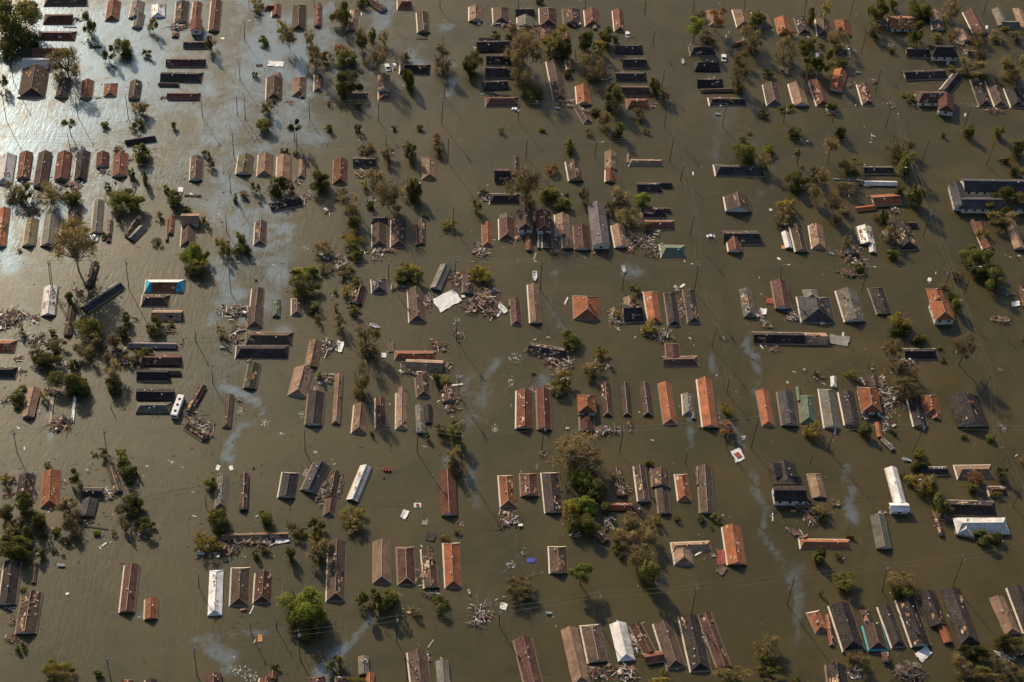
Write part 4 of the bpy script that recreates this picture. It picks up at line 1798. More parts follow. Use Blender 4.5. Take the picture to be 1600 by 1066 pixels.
    if patches:
        ncl = {1: 3, 2: 6, 3: 12}[patches] * max(1, int(L * W / 90)); ncl = min(ncl, 24); dm = [M_DECK, M_DECKP, M_DARK] if col not in 'tw' else [M_DECK, M_WALLB, M_DARK]
        for q in range(ncl):
            sgn = -1 if rng.random() < .5 else 1
            cx_, cy_ = rng.uniform(L * .1, L * .9), sgn * rng.uniform(W * .08, W * .40)
            mb = MB()
            for c in range(rng.randint(2, 6)):
                x = cx_ + rng.gauss(0, 1.3); y = cy_ + rng.gauss(0, .7)
                if not (.3 + ia * .8 < x < L - .3 - ib * .8) or abs(y) > W * .46 or y * sgn < .1: continue
                w_, l_ = rng.uniform(.2, .9), rng.uniform(.3, 1.7)
                sl = -sgn * pitch * (h / (W / 2 * pitch)); k = rng.uniform(.035, .075); pts = []
                nn = 5; cut = rng.uniform(.1, .8)
                for qx, qy in ((-.5, -.5), (.5, -.5), (.5, cut - .5), (.5 - cut * .6, .5), (-.5, .5)):
                    dx, dy = qx * l_ * rng.uniform(.8, 1.1), qy * w_ * rng.uniform(.8, 1.1)
                    pts.append((x + dx, y + dy, e + h + (abs(y + dy)) * -abs(sl) + k))
                if any(abs(p[1]) > W / 2 - .05 or p[1] * sgn < 0 for p in pts): continue
                n0 = [(p[0], p[1], p[2] - .06) for p in pts]
                mb.add(pts + n0, [tuple(range(nn))] + [(a, a + nn, (a + 1) % nn + nn, (a + 1) % nn) for a in range(nn)], 0 if rng.random() < .55 else (1 if rng.random() < .75 else 2))
            if mb.v:
                mb.v = tv(mb.v); new("bare_patch", mb.mesh("bare_patch", dm), parent=r)
    if patches == 3:        # broken rafters on one part
        mb = MB(); s = rng.choice((-1, 1)); xa = rng.uniform(.1, .45) * L
        n = int(min(14, L * .35))
        for q in range(n):
            x = xa + q * .7
            if x > L - .6: break
            a = slope_pt(x, 0) + Vector((0, 0, .25)); b_ = Vector((x + rng.uniform(-.3, .3), s * W * .5, e + .15 + rng.uniform(-.1, .3)))
            mb.tube(a, b_, .07, .07, 4)
        if mb.v: mb.v = tv(mb.v); new("rafters", mb.mesh("rafters", D_MATS[5]), parent=r)
    return r, h
_rd = {}
def simple_ridge(col):
    if col not in _rd: _rd[col] = simple("ridge_" + col, tuple(min(.7, x * 1.5 + .03) for x in ROOFC[col]), .8)
    return _rd[col]
def frame(A, B, w, e):
    """two end-midpoints and a width in photo pixels -> world frame at eave height e"""
    a = G(*A, e); b = G(*B, e)
    dx, dy = B[0] - A[0], B[1] - A[1]; l = math.hypot(dx, dy); mx, my = (A[0] + B[0]) / 2, (A[1] + B[1]) / 2
    nx_, ny_ = -dy / l * w / 2, dx / l * w / 2
    p = G(mx + nx_, my + ny_, e); q = G(mx - nx_, my - ny_, e)
    ax = (b - a); L = ax.length; ax.normalize(); pr = Vector((-ax.y, ax.x, 0))
    return a, b, ax, L, abs((p - q).dot(pr))
HOUSES = []
def build_house(tile, parts, label):
    ox, oy = TX[tile[0]], TY[tile[1]]
    root = None; rng = random.Random(int(parts[0][1] * 7 + parts[0][2] * 13 + tile[0] * 101 + tile[1] * 977))
    for k, (forms, x1, y1, x2, y2, w, col, opts) in enumerate(parts):
        e = .34; pt = 0
        for o_ in opts:
            if o_[0] == 'e': e = {1: .95, 2: 1.9, 3: 2.7}[int(o_[1:])]
            if o_[0] == 'p': pt = int(o_[1:])
        if not pt and k == 0 and rng.random() < .30: pt = 1
        if forms[0] == 'g' and forms[1] == 'g' and e < .5: e = .55
        A = (ox + x1 / ZM, oy + y1 / ZM); B = (ox + x2 / ZM, oy + y2 / ZM)
        a, b, ax, L, W = frame(A, B, w / ZM, e)
        gut = .35 if e < 1.5 else 0
        W = max(1.2, W - gut * 2); a = a + ax * (gut if forms[0] == 'h' else 0); L = max(1.5, L - (gut if forms[0] == 'h' else 0) - (gut if forms[1] == 'h' else 0))
        if L < W * .999 and forms != 'hh':      # ridge keeps its given direction
            pass
        if root is None:
            rz = math.atan2(ax.y, ax.x)
            kind = 'hipped_house' if 'h' in forms else 'gabled_house'
            root = empty(kind, ((a.x + b.x) / 2, (a.y + b.y) / 2, 0), rz)
            root.rotation_euler = (math.radians(rng.uniform(-.8, .8)), math.radians(rng.uniform(-.5, .5)), rz)
            base0 = (forms, L, W, col, e, pt, ((A[0] + B[0]) / 2, (A[1] + B[1]) / 2))
        inv = Matrix.Translation(root.location) @ Matrix.Rotation(root.rotation_euler.z, 4, 'Z')
        Mw = Matrix.Translation(Vector((a.x, a.y, 0))) @ Matrix.Rotation(math.atan2(ax.y, ax.x), 4, 'Z')
        # every extra wing sits a hair lower so that no two surfaces coincide
        Mw = Matrix.Translation(Vector((0, 0, -.013 * k))) @ Mw
        M = inv.inverted() @ Mw
        teal = (tile == (4, 0) and col == 't' and e > 1.5) or (tile == (4, 4) and e > .9 and col == 'b')
        r, h = add_house_bits(root, M, L, W, e, forms[0], forms[1], col, pt, k == 0, rng, teal)
        if k: r['label'] = f"lower {CN[col]} wing roof" if W * L < base0[1] * base0[2] else f"{CN[col]} front roof"
        if col == 'c':      # tarps over the hips and the back slope
            mb = MB()
            for (x0_, x1_, s) in ((.02, .98, 1), (.02, .16, -1), (.86, .98, -1)):
                hh = min(W / 2 * PITCH, 3.4); y0_, y1_ = W * .06 * s, W * .5 * s
                if s == 1 : continue
                pts = []
                for (x, y) in ((x0_ * L, y1_), (x1_ * L, y1_), (x1_ * L if x0_ < .5 else L - W * .42, W * .1 * s), (x0_ * L if x0_ > .5 else W * .42, W * .1 * s)):
                    pts.append((x, y, e + hh * (1 - abs(y) / (W / 2)) * 1.1 + .25))
                mb.add(pts, [(0, 1, 2, 3)])
            V, ia, ib, hh = roof_geo(L, W, e, 'h', 'h', PITCH * 1.1)
            u = .07
            mb.add([(V[1][0], V[1][1], e + u), (V[0][0], V[0][1], e + u), (V[4][0], 0, e + hh + u)], [(0, 1, 2)])
            mb.add([(V[3][0], V[3][1], e + u), (V[2][0], V[2][1], e + u), (V[5][0], 0, e + hh + u)], [(0, 1, 2)])
            for xa, xb, xc in ((.02 * L, .19 * L, ia), (L * .98, L * .80, L - ib)):
                zz = lambda y: e + hh * (1 - abs(y) / (W / 2)) + u + .05
                mb.add([(xa, -W / 2, e + u), (xb, -W / 2, e + u), (xb * .6 + xc * .4, -W * .16, zz(W * .16)), (xc, -W * .04, zz(W * .04))], [(0, 1, 2, 3)])
            mb.v = [tuple(M @ Vector(q)) for q in mb.v]; new("teal_tarp", mb.mesh("teal_tarp", M_TARP), parent=root)
            mb = MB(); mb.add([(V[2][0] - .2, V[2][1], e + u), (V[1][0] + .2, V[1][1], e + u), (V[4][0], .15, e + hh + u - .05), (V[5][0], .15, e + hh + u - .05)], [(0, 1, 2, 3)])
            mb.v = [tuple(M @ Vector(q)) for q in mb.v]; new("white_tarp", mb.mesh("white_tarp", M_WHITE), parent=root)
        if label and 'skylight' in label and k == 0:
            hh = min(W / 2 * PITCH, 3.4)
            for fx in (.28, .62):
                for s in (-1, 1):
                    mb = MB(); x = fx * L; y = s * W * .25; z = e + hh * .5
                    mb.box((x, y, z + .45), (2.2, 3.0, .5)); mb.box((x, y, z + .73), (2.4, 3.2, .1), 0, 1)
                    mb.v = [tuple(M @ Vector(q)) for q in mb.v]; new("skylight", mb.mesh("skylight", [M_GREYW, M_DARK]), parent=r)
    forms, L, W, col, e, pt, c = base0
    ar = L * W
    size = 'tiny' if ar < 30 else 'small' if ar < 70 else ('long narrow' if L > W * 3.2 else 'long') if L > W * 2.5 else 'large' if ar > 260 else ''
    form = {'hh': 'hipped roof', 'gg': 'gabled roof', 'gh': 'half-hipped roof', 'hg': 'half-hipped roof'}[forms]
    if len(parts) > 1: form = form.replace(' roof', '') + ' roof with wing'
    st = {0: '', 1: ' missing shingles', 2: ' with bare patches', 3: ' torn open'}[pt]
    if e > 1.6: st = ' above white walls' if pt == 0 else ' torn, above white walls'
    base = f"{size} {CN[col]} {form}{st}".strip()
    short = f"{CN[col]} " + {'hh': 'hipped roof', 'gg': 'gabled roof', 'gh': 'half-hipped roof', 'hg': 'half-hipped roof'}[forms]
    reg(root, c[0], c[1], base, short, 'house', 'flooded houses', label, ar)

# ------------------------------------------------------------------ trees
rngt = random.Random(5)
def crown_mesh(name, mat, n, size, kind, seed):
    rr = random.Random(seed); cl = []
    nc = {'d': 11, 'g': 13, 'b': 15, 'y': 12, 'o': 12, 'x': 26}[kind]
    for i in range(nc):
        for _ in range(30):
            p = Vector((rr.uniform(-1, 1), rr.uniform(-1, 1), rr.uniform(-.85, 1)))
            if p.length < .80 and p.length > .25: break
        if kind == 'x': p = p.normalized() * rr.uniform(.4, .92); p.z = abs(p.z) * 1.0 - .35
        cl.append((p, rr.uniform(.20, .42) if kind in 'dg' else rr.uniform(.17, .38)))
    if kind in 'dg' and seed % 2: cl.append((Vector((0, 0, 0)), .5))
    V = np.zeros((n * 4, 3)); 
    for i in range(n):
        p, r = rr.choice(cl)
        d = Vector((rr.gauss(0, 1), rr.gauss(0, 1), rr.gauss(0, 1))).normalized()
        if d.z < -.2 and rr.random() < .5: d.z = -d.z
        q = p + d * r * (rr.uniform(.55, 1.08) if kind in 'dg' else rr.uniform(.15, 1.15))
        if rr.random() < .06: q = q * rr.uniform(1.0, 1.18)
        nrm = (d + Vector((rr.gauss(0, .6), rr.gauss(0, .6), rr.gauss(0, .6) + .3))).normalized()
        u = nrm.orthogonal().normalized(); w = nrm.cross(u); a = rr.uniform(0, 6.28); u, w = u * math.cos(a) + w * math.sin(a), w * math.cos(a) - u * math.sin(a)
        s = size * rr.uniform(.6, 1.35); t = s * rr.uniform(.45, .9)
        V[i * 4 + 0] = q - u * s; V[i * 4 + 1] = q + w * t * .8; V[i * 4 + 2] = q + u * s; V[i * 4 + 3] = q - w * t
    me = bpy.data.meshes.new(name); me.vertices.add(n * 4); me.vertices.foreach_set('co', V.ravel())
    me.loops.add(n * 4); me.loops.foreach_set('vertex_index', np.arange(n * 4, dtype=np.int32))
    me.polygons.add(n); me.polygons.foreach_set('loop_start', np.arange(0, n * 4, 4, dtype=np.int32)); me.update(calc_edges=True)
    me.materials.append(mat); return me
def trunk_mesh(name, mat, nb, seed, base=-1.15, thick=.05, spread=.9):
    rr = random.Random(seed); mb = MB(); fork = Vector((0, 0, -.45))
    mb.tube((0, 0, base), fork, thick * 1.2, thick, 6)
    for i in range(nb):
        d = Vector((rr.uniform(-1, 1), rr.uniform(-1, 1), rr.uniform(-.05, 1.2))).normalized() * spread
        mid = fork + (d - fork) * rr.uniform(.35, .55) + Vector((rr.uniform(-.1, .1), rr.uniform(-.1, .1), -.05))
        mb.tube(fork, mid, thick * .6, thick * .38, 4); mb.tube(mid, d, thick * .38, thick * .1, 4)
        for j in range(4):
            e_ = mid + (d - mid) * rr.uniform(.1, .8); g = e_ + Vector((rr.uniform(-.35, .35), rr.uniform(-.35, .35), rr.uniform(-.05, .35)))
            mb.tube(e_, g, thick * .24, thick * .06, 3)
    return mb.mesh(name, mat)
CR = {}
for kd, (ns, nm, nl) in {'d': (600, 1900, 5200), 'g': (700, 2300, 6500), 'b': (470, 1500, 3900), 'y': (520, 1900, 4800), 'o': (500, 1600, 4000), 'x': (400, 1300, 3400)}.items():
    for si, (n, s) in enumerate(((ns, .145), (nm, .080), (nl, .046))):
        CR[kd, si] = [crown_mesh("crown", LEAF[kd], n, s * (1.0 if kd in 'dg' else .82), kd, 100 * si + 7 * q + ord(kd)) for q in range(3)]
TR = {kd: [trunk_mesh("trunk", M_BARKP if kd in 'xo' else M_BARK, {'d': 5, 'g': 6, 'b': 14, 'y': 8, 'o': 14, 'x': 30}[kd], 31 * q + ord(kd), -1.15, .035 if kd == 'x' else .05) for q in range(3)] for kd in 'dgbyox'}
TALLT = mesh("trunk", *(lambda m: (m.v, m.f))((lambda m: (m.tube((0, 0, -1), (0.03, .02, 1), .5, .36, 6), m)[1])(MB())), M_BARK)
TK = {'d': ('leafy_tree', 'dark green leafy tree', 'dark green tree'), 'g': ('bright_green_tree', 'bright green leafy tree', 'bright green tree'), 'b': ('browning_tree', 'brown thin-leaved tree', 'brown tree'),
      'y': ('yellowing_tree', 'yellow-green tree', 'yellow-green tree'), 'o': ('rusty_tree', 'rust-coloured half-dead tree', 'rust-coloured tree'), 'x': ('bare_tree', 'nearly bare tree with fanned branches', 'bare tree')}
def build_tree(tile, kd, cx, cy, rx, ry, tall):
    X, Y = TX[tile[0]] + cx / ZM, TY[tile[1]] + cy / ZM; RX, RY = rx / ZM * 1.14, ry / ZM * 1.12
    p0 = G(X, Y, 0); s = mpp(p0); r = RX * s
    ryv = RY * s; c = math.sqrt(max(ryv * ryv - (.727 * r) ** 2, 0)) / .687; c = min(max(c, .6 * r), 1.9 * r)
    # when the crown is flatter in the photo than a ball could look, narrow its depth
    ryd = min(1.0, max(.35, math.sqrt(max(ryv * ryv - (.687 * c) ** 2, (.25 * r) ** 2)) / (.727 * r)))
    hz = c * (.62 if kd != 'x' else .9) if not tall else c * .9 + 3.4
    p = G(X, Y, hz)
    small = r < 2.1 and not tall
    si = 0 if r < 2.0 else 1 if r < 5 else 2
    rz = rngt.uniform(0, 6.28)
    if ryd < .8: rz = rngt.choice((0, math.pi))
    if small:
        o = new("shrub", rngt.choice(CR[kd, si])); o.location = p; o.rotation_euler = (0, 0, rz); o.scale = (r * .95, r * ryd * .95, c * .95)
        sz = 'small ' if r < 1.3 else ''
        reg(o, X, Y, sz + {'d': 'dark green shrub top', 'g': 'bright green shrub top', 'b': 'brown shrub top', 'y': 'yellow-green shrub top', 'o': 'rust-coloured shrub top', 'x': 'bare shrub top'}[kd], TK[kd][2].replace('tree', 'shrub'), 'shrub', 'shrubs and small treetops above the flood', None, r)
        return
    root = empty(TK[kd][0], (p.x, p.y, 0), rz)
    t = new("trunk", rngt.choice(TR[kd]), parent=root); t.location = (0, 0, hz); t.scale = (r * .95, r * ryd * .95, c)
    k = new("crown", rngt.choice(CR[kd, si]), parent=root); k.location = (0, 0, hz); k.scale = (r * .95, r * ryd * .95, c * .95)
    if tall:
        t2 = new("lower_trunk", TALLT, parent=root); t2.scale = (.28 + r * .04, .28 + r * .04, (hz + .6) / 2); t2.location = (0, 0, (hz - .6) / 2 * 1.0)
    sz = 'small' if r < 3 else 'very large' if r > 8 else 'large' if r > 6 else 'mid-sized'
    reg(root, X, Y, f"{sz} {TK[kd][1]}" + (' on tall bare trunk' if tall else ''), TK[kd][2], 'tree', 'trees standing in the flood', None, r)

# ------------------------------------------------------------------ poles
POLETOPS = []
def build_pole(tile, x1, y1, x2, y2, opt):
    ox, oy = TX[tile[0]], TY[tile[1]]
    T = (ox + x1 / ZM, oy + y1 / ZM); B = (ox + x2 / ZM, oy + y2 / ZM)
    b = G(*B, 0); d = ray(*T)
    # closest approach of the view ray to the vertical line over the base
    w0 = CAMLOC - b; a_ = d.dot(d); b_ = d.z; d_ = d.dot(w0); e_ = w0.z; den = a_ - b_ * b_
    t = (b_ * e_ - d_) / den; top = CAMLOC + d * t
    if top.z < 1.0: top = Vector((b.x, b.y, 3))
    if top.z > 16: top.z = 16
    mb = MB(); ax = top - b; mb.tube(b - ax.normalized() * 2, top, .16, .11, 7)
    root = empty("utility_pole", (b.x, b.y, 0))
    mb.v = [tuple(Vector(v) - b) for v in mb.v]; new("shaft", mb.mesh("shaft", M_WOOD), parent=root)
    tp = top - b; rr = random.Random(int(x1 * 3 + y1))
    if 'n' not in opt and tp.z > 5:
        for dz, ln in (((-.5, 2.6), (-1.5, 2.2)) if 't' in opt or 'c' in opt else ((-.4, 2.0),)):
            mb = MB(); ang = math.radians(-86 if rr.random() < .75 or True else 0); q = tp + Vector((0, 0, dz))
            mb.box(q, (ln, .13, .15), ang if 'c' not in opt else math.radians(4)); new("crossarm", mb.mesh("crossarm", M_WOOD if 'c' not in opt else M_GREYW), parent=root)
            mb = MB(); cs, sn = math.cos(ang), math.sin(ang)
            for u in (-.45, -.2, .2, .45):
                c_ = q + Vector((cs * ln * u, sn * ln * u, .05)); mb.tube(c_, c_ + Vector((0, 0, .3)), .06, .05, 5)
            new("insulators", mb.mesh("insulators", M_WHITE), parent=root)
    if 't' in opt:
        mb = MB(); q = tp + Vector((.35, -.1, -2.1)); mb.tube(q, q + Vector((0, 0, 1.1)), .3, .3, 9); new("transformer", mb.mesh("transformer", M_GREYW), parent=root)
    if 'l' in opt or rr.random() < .08:
        s = rr.choice((-1, 1)); mb = MB(); q = tp + Vector((0, 0, -1.2)); e2 = q + Vector((s * 2.2, -.3, .5)); mb.tube(q, e2, .05, .05, 5); arm = new("lamp_arm", mb.mesh("lamp_arm", M_GREYW), parent=root)
        mb = MB(); mb.box(e2 + Vector((s * .3, 0, 0)), (.8, .34, .2)); new("lamp_head", mb.mesh("lamp_head", M_WHITE), parent=arm)
    POLETOPS.append((T, top, root))
    ln = abs(tp.x) / max(tp.z, .1)
    base = ("leaning " if tp.xy.length > tp.z * .12 else "tall " if tp.z > 11 else "short " if tp.z < 6 else "") + "dark wooden utility pole" + (" with grey transformer" if 't' in opt else " with lamp arm" if 'l' in opt else "")
    reg(root, T[0], (T[1] + B[1]) / 2, base, 'utility pole', 'utility pole', 'utility poles above the flood', None, 1)

# ------------------------------------------------------------------ debris, sheets, cars, boats
def build_debris(tile, cx, cy, rx, ry, tone):
    X, Y = TX[tile[0]] + cx / ZM, TY[tile[1]] + cy / ZM; p = G(X, Y); s = mpp(p)
    a, b = max(.5, rx / ZM * s), max(.4, ry / ZM * s / .727)
    rr = random.Random(int(cx * 5 + cy)); a *= 1.12; b *= 1.12; n = int(min(900, max(12, 9.0 * a * b)))
    wts = {'w': (4, 4, 3, 5, 5, 3, 2), 'r': (4, 1.6, 6, 4, 5, 2.5, 2), 'b': (2, .5, 4, 6, 7, 1, 1), '': (3, 1.5, 3, 4, 5, 2, 5)}[tone]
    mb = MB(); lobes = [(rr.uniform(-.55, .55), rr.uniform(-.55, .55)) for _ in range(5)] + [(0, 0)]
    if a * b > 3:      # matted silt and splinters under the loose boards
        for lx, ly in lobes:
            k = 11; ph = rr.uniform(0, 6); V = []
            for t in range(k):
                q = rr.uniform(.22, .50); V.append(((lx + math.cos(t * 6.283 / k) * q) * a, (ly + math.sin(t * 6.283 / k) * q) * b, .02 + rr.uniform(0, .05)))
            mb.add(V + [(lx * a, ly * b, rr.uniform(.15, .35))], [(t, (t + 1) % k, k) for t in range(k)], rr.choice((3, 4, 4, 3)))
    for i in range(n):
        lx, ly = rr.choice(lobes); x, y = (lx + rr.gauss(0, .30)) * a, (ly + rr.gauss(0, .30)) * b
        m = rr.choices(range(7), wts)[0]
        if rr.random() < .09: d = (rr.uniform(.7, 1.9), rr.uniform(.5, 1.2), .05)
        elif m == 6: d = (rr.uniform(.3, .8), rr.uniform(.3, .8), .2)
        else: d = (rr.uniform(.8, 4.2) if rr.random() < .6 else rr.uniform(.3, .9), rr.uniform(.09, .24), .08)
        d = (min(d[0], a * 1.1 + .4), d[1], d[2])
        hgt = .05 + abs(rr.gauss(0, .28)) * min(1.5, a / 3) + (1.0 if tone == 'b' else 0) * max(0, 1 - math.hypot(x / a, y / b))
        mb.box((x, y, hgt), d, rr.uniform(0, 3.14), m, (rr.gauss(0, .12), rr.gauss(0, .15)))
    o = new("debris_pile", mb.mesh("debris_pile", D_MATS)); o.location = (p.x, p.y, 0); 
    o['kind'] = 'stuff'
    sz = 'large' if a * b > 30 else 'small' if a * b < 5 else ''
    reg(o, X, Y, f"{sz} heap of {dict(w='white and tan', r='reddish', b='dark brown').get(tone, 'mixed')} boards and litter".strip(), 'debris heap', 'debris heap', 'floating debris heaps', None, a)
def build_foam(tile, cx, cy, rx, ry):
    X, Y = TX[tile[0]] + cx / ZM, TY[tile[1]] + cy / ZM; p = G(X, Y); s = mpp(p); a, b = rx / ZM * s, ry / ZM * s / .727
    rr = random.Random(int(cx)); mb = MB()
    for i in range(int(30 + 3.0 * a * b)):
        an = rr.uniform(0, 6.28); q = rr.choice((rr.gauss(0, .25), rr.gauss(.85, .06), rr.gauss(.6, .2))); x, y = math.cos(an) * q * a, math.sin(an) * q * b
        r0 = rr.uniform(.05, .20); k = 6; V = [(x + math.cos(t * 1.047) * r0 * rr.uniform(.6, 1.5), y + math.sin(t * 1.047) * r0 * rr.uniform(.6, 1.4), .03) for t in range(k)]
        mb.add(V + [(x, y, .09)], [(t, (t + 1) % k, k) for t in range(k)])
    o = new("foam_patch", mb.mesh("foam_patch", M_FOAM)); o.location = (p.x, p.y, 0); o['kind'] = 'stuff'
    reg(o, X, Y, "ring of white foam bubbling on the water", 'foam ring', 'foam', 'foam boils on the water', None, a)
M_FOAM = simple("foam", (.62, .62, .58), .9, .3)
SM = {'w': None}
def sheet_mat(c):
    if c not in SM or SM[c] is None:
        SM[c] = {'w': simple("white_sheeting", (.70, .69, .67), .6, .25, .7), 'k': simple("tarpaper_sheet", (.045, .04, .04), .9), 't': simple("tan_sheet", (.48, .38, .27), .85), 'g': simple("grey_sheet", (.24, .23, .20), .8),
                 'r': simple("rusty_sheet", (.30, .07, .05), .8), 'b': simple("brown_sheet", (.13, .085, .065), .85), 'o': simple("orange_sheet", (.52, .24, .08), .8), 'l': simple("blue_sheet", (.05, .07, .40), .5)}[c]
    return SM[c]
def img_frame(tile, cx, cy, w, h, ang):
    X, Y = TX[tile[0]] + cx / ZM, TY[tile[1]] + cy / ZM; t = math.radians(ang)
    ux, uy = math.cos(t) * w / ZM / 2, math.sin(t) * w / ZM / 2; vx, vy = -math.sin(t) * h / ZM / 2, math.cos(t) * h / ZM / 2
    c = G(X, Y); u = G(X + ux, Y + uy) - G(X - ux, Y - uy); v = G(X + vx, Y + vy) - G(X - vx, Y - vy)
    return X, Y, c, u, v
def build_sheet(tile, cx, cy, w, h, ang, col, label):
    X, Y, c, u, v = img_frame(tile, cx, cy, w, h, ang)
    rr = random.Random(int(cx + cy * 3)); m = MB(); L = u.length; W = v.length
    big = L * W > 6
    nx_, ny_ = (6, 4) if big else (2, 1)
    V = []; z0 = .12
    for j in range(ny_ + 1):
        for i in range(nx_ + 1):
            fx, fy = i / nx_ - .5, j / ny_ - .5
            jx = rr.uniform(-.05, .05) if big and (i in (0, nx_) or j in (0, ny_)) else 0; jy = rr.uniform(-.05, .05) if jx else 0
            q = u * (fx + jx) + v * (fy + jy); V.append((q.x, q.y, z0 + rr.uniform(0, .14 if big else .05) + .5 * (abs(fx) if big else 0) * rr.random()))
    n = len(V); F = [(j * (nx_ + 1) + i, j * (nx_ + 1) + i + 1, (j + 1) * (nx_ + 1) + i + 1, (j + 1) * (nx_ + 1) + i) for j in range(ny_) for i in range(nx_)]
    V2 = V + [(x, y, z - .1) for x, y, z in V]; F2 = F + [tuple(k + n for k in reversed(f)) for f in F]
    edge = [i for i in range(nx_ + 1)] + [j * (nx_ + 1) + nx_ for j in range(1, ny_ + 1)] + [ny_ * (nx_ + 1) + i for i in range(nx_ - 1, -1, -1)] + [j * (nx_ + 1) for j in range(ny_ - 1, 0, -1)]
    F2 += [(edge[k], edge[k] + n, edge[(k + 1) % len(edge)] + n, edge[(k + 1) % len(edge)]) for k in range(len(edge))]
    name = 'roof_sheet' if big else 'floating_board'
    rw = bool(label) and 'red and white' in label
    o = new(name, mesh(name, V2, F2, [sheet_mat('w' if rw else col)])); o.location = (c.x, c.y, 0)
    if label and 'red and white' in label or col == 'r' and w < 60:
        mb = MB(); mb.box((0, 0, .38), (L * .5, W * .45, .12), math.atan2(u.y, u.x)); new("deck_panel", mb.mesh("deck_panel", sheet_mat("r") if rw else M_WHITE), parent=o)
    a = L * W
    reg(o, X, Y, ("long thin " if max(L, W) > 5 * min(L, W) else "large torn " if a > 40 else "small " if a < 4 else "flat ") + {'w': 'white', 'k': 'black', 't': 'tan', 'g': 'grey', 'r': 'rusty red', 'b': 'brown', 'o': 'orange', 'l': 'blue'}[col] + (" sheet" if big else " board") + " afloat", 'floating board', 'board', 'loose boards and sheets afloat', label, 1)
def car_mesh(root):
    mb = MB()
    prof = [(-2.2, .1), (-2.2, .75), (-1.5, .95), (-.9, 1.42), (.6, 1.45), (1.3, .95), (2.15, .8), (2.2, .1)]
    n = len(prof); V = [(x, -.85, z) for x, z in prof] + [(x, .85, z) for x, z in prof]
    mb.add(V, [(i, i + n, (i + 1) % n + n, (i + 1) % n) for i in range(n)] + [tuple(range(n)), tuple(range(2 * n - 1, n - 1, -1))])
    new("body", mb.mesh("body", M_WHITE), parent=root)
    for nm, pts in (("windscreen", [(.68, -.72, 1.42), (1.28, -.74, 1.0), (1.28, .74, 1.0), (.68, .72, 1.42)]), ("rear_window", [(-1.42, -.74, 1.02), (-.95, -.72, 1.42), (-.95, .72, 1.42), (-1.42, .74, 1.02)])):
        q = [(x + (.03 if x > 0 else -.03), y, z + .04) for x, y, z in pts]
        new(nm, mesh(nm, q + [(x, y, z - .03) for x, y, z in q], [(0, 1, 2, 3), (0, 4, 5, 1), (2, 6, 7, 3)], M_GLASS), parent=root)
    for s in (-1, 1):
        mb = MB(); mb.box((-.1, s * .86, 1.17), (1.9, .04, .3)); new("side_window", mb.mesh("side_window", M_GLASS), parent=root)
def boat_mesh(root, col, L):
    n = 12; prof = []
    W = L * .17
    out = [(L * (i / n - .5), W * (1 - max(0, (i / n - .45) / .55) ** 2.2) * (.85 + .15 * min(1, i / n * 4))) for i in range(n + 1)]
    def ring(sc_, z): return [(x * sc_, y * sc_, z) for x, y in out] + [(x * sc_, -y * sc_, z) for x, y in reversed(out)]
    R = [ring(.82, -.15), ring(1, .55), ring(.90, .55), ring(.80, .12)]; k = len(R[0]); V = sum(R, []); F = []
    for a in range(3):
        F += [(a * k + i, a * k + (i + 1) % k, (a + 1) * k + (i + 1) % k, (a + 1) * k + i) for i in range(k)]
    F += [tuple(range(3 * k, 4 * k)), tuple(range(k - 1, -1, -1))]
    hull = new("hull", mesh("hull", V, F, [{'w': M_WHITE, 'r': M_RED, 'l': sheet_mat('l')}[col]]), parent=root)
    for fx in (-.2, .15):
        mb = MB(); mb.box((L * fx, 0, .38), (L * .07, W * 1.5, .06)); new("bench", mb.mesh("bench", M_GREYW), parent=root)
def build_vehicle(kind, tile, cx, cy, ln, ang, col, label, w=0):
    X, Y, c, u, v = img_frame(tile, cx, cy, ln, ln * .4, ang); L = max(2.0, u.length)
    root = empty({'c': 'flooded_car', 'b': 'boat', 'v': 'bus'}[kind], (c.x, c.y, 0), math.atan2(u.y, u.x))
    if kind == 'c':
        s = min(1.15, max(.75, L / 3.6)); root.scale = (s, s, s); root.location.z = -.45; root.rotation_euler.y = math.radians(random.uniform(-5, 5)); car_mesh(root); base, short = "white car awash to its windows", "white car"
    elif kind == 'b': boat_mesh(root, col, min(L, 7)); base, short = f"small {CN[col]} open boat", f"{CN[col]} boat"
    else:
        mb = MB(); W = w / ZM * mpp(c) * .85; mb.box((0, 0, .7), (L, W, 2.0)); mb.box((0, 0, 1.74), (L * .96, W * .86, .12)); new("body", mb.mesh("body", M_WHITE), parent=root)
        for fx in (-.3, 0, .28):
            mb = MB(); mb.box((L * fx, 0, 1.84), (.9, .8, .12)); new("roof_hatch", mb.mesh("roof_hatch", M_DARK), parent=root)
        for s in (-1, 1):
            mb = MB()
            for i in range(6): mb.box((L * (i / 6 - .42), s * W / 2, 1.15), (L * .11, .05, .55))
            new("windows", mb.mesh("windows", M_GLASS), parent=root)
        mb = MB(); mb.box((L * -.5, 0, 1.05), (.06, W * .8, .7)); new("windscreen", mb.mesh("windscreen", M_GLASS), parent=root)
        base, short = "long white bus awash beside a broken grey roof", "white bus"
    reg(root, X, Y, base, short, {'c': 'car', 'b': 'boat', 'v': 'bus'}[kind], {'c': 'cars awash', 'b': 'small boats adrift', 'v': None}[kind], label, 1)

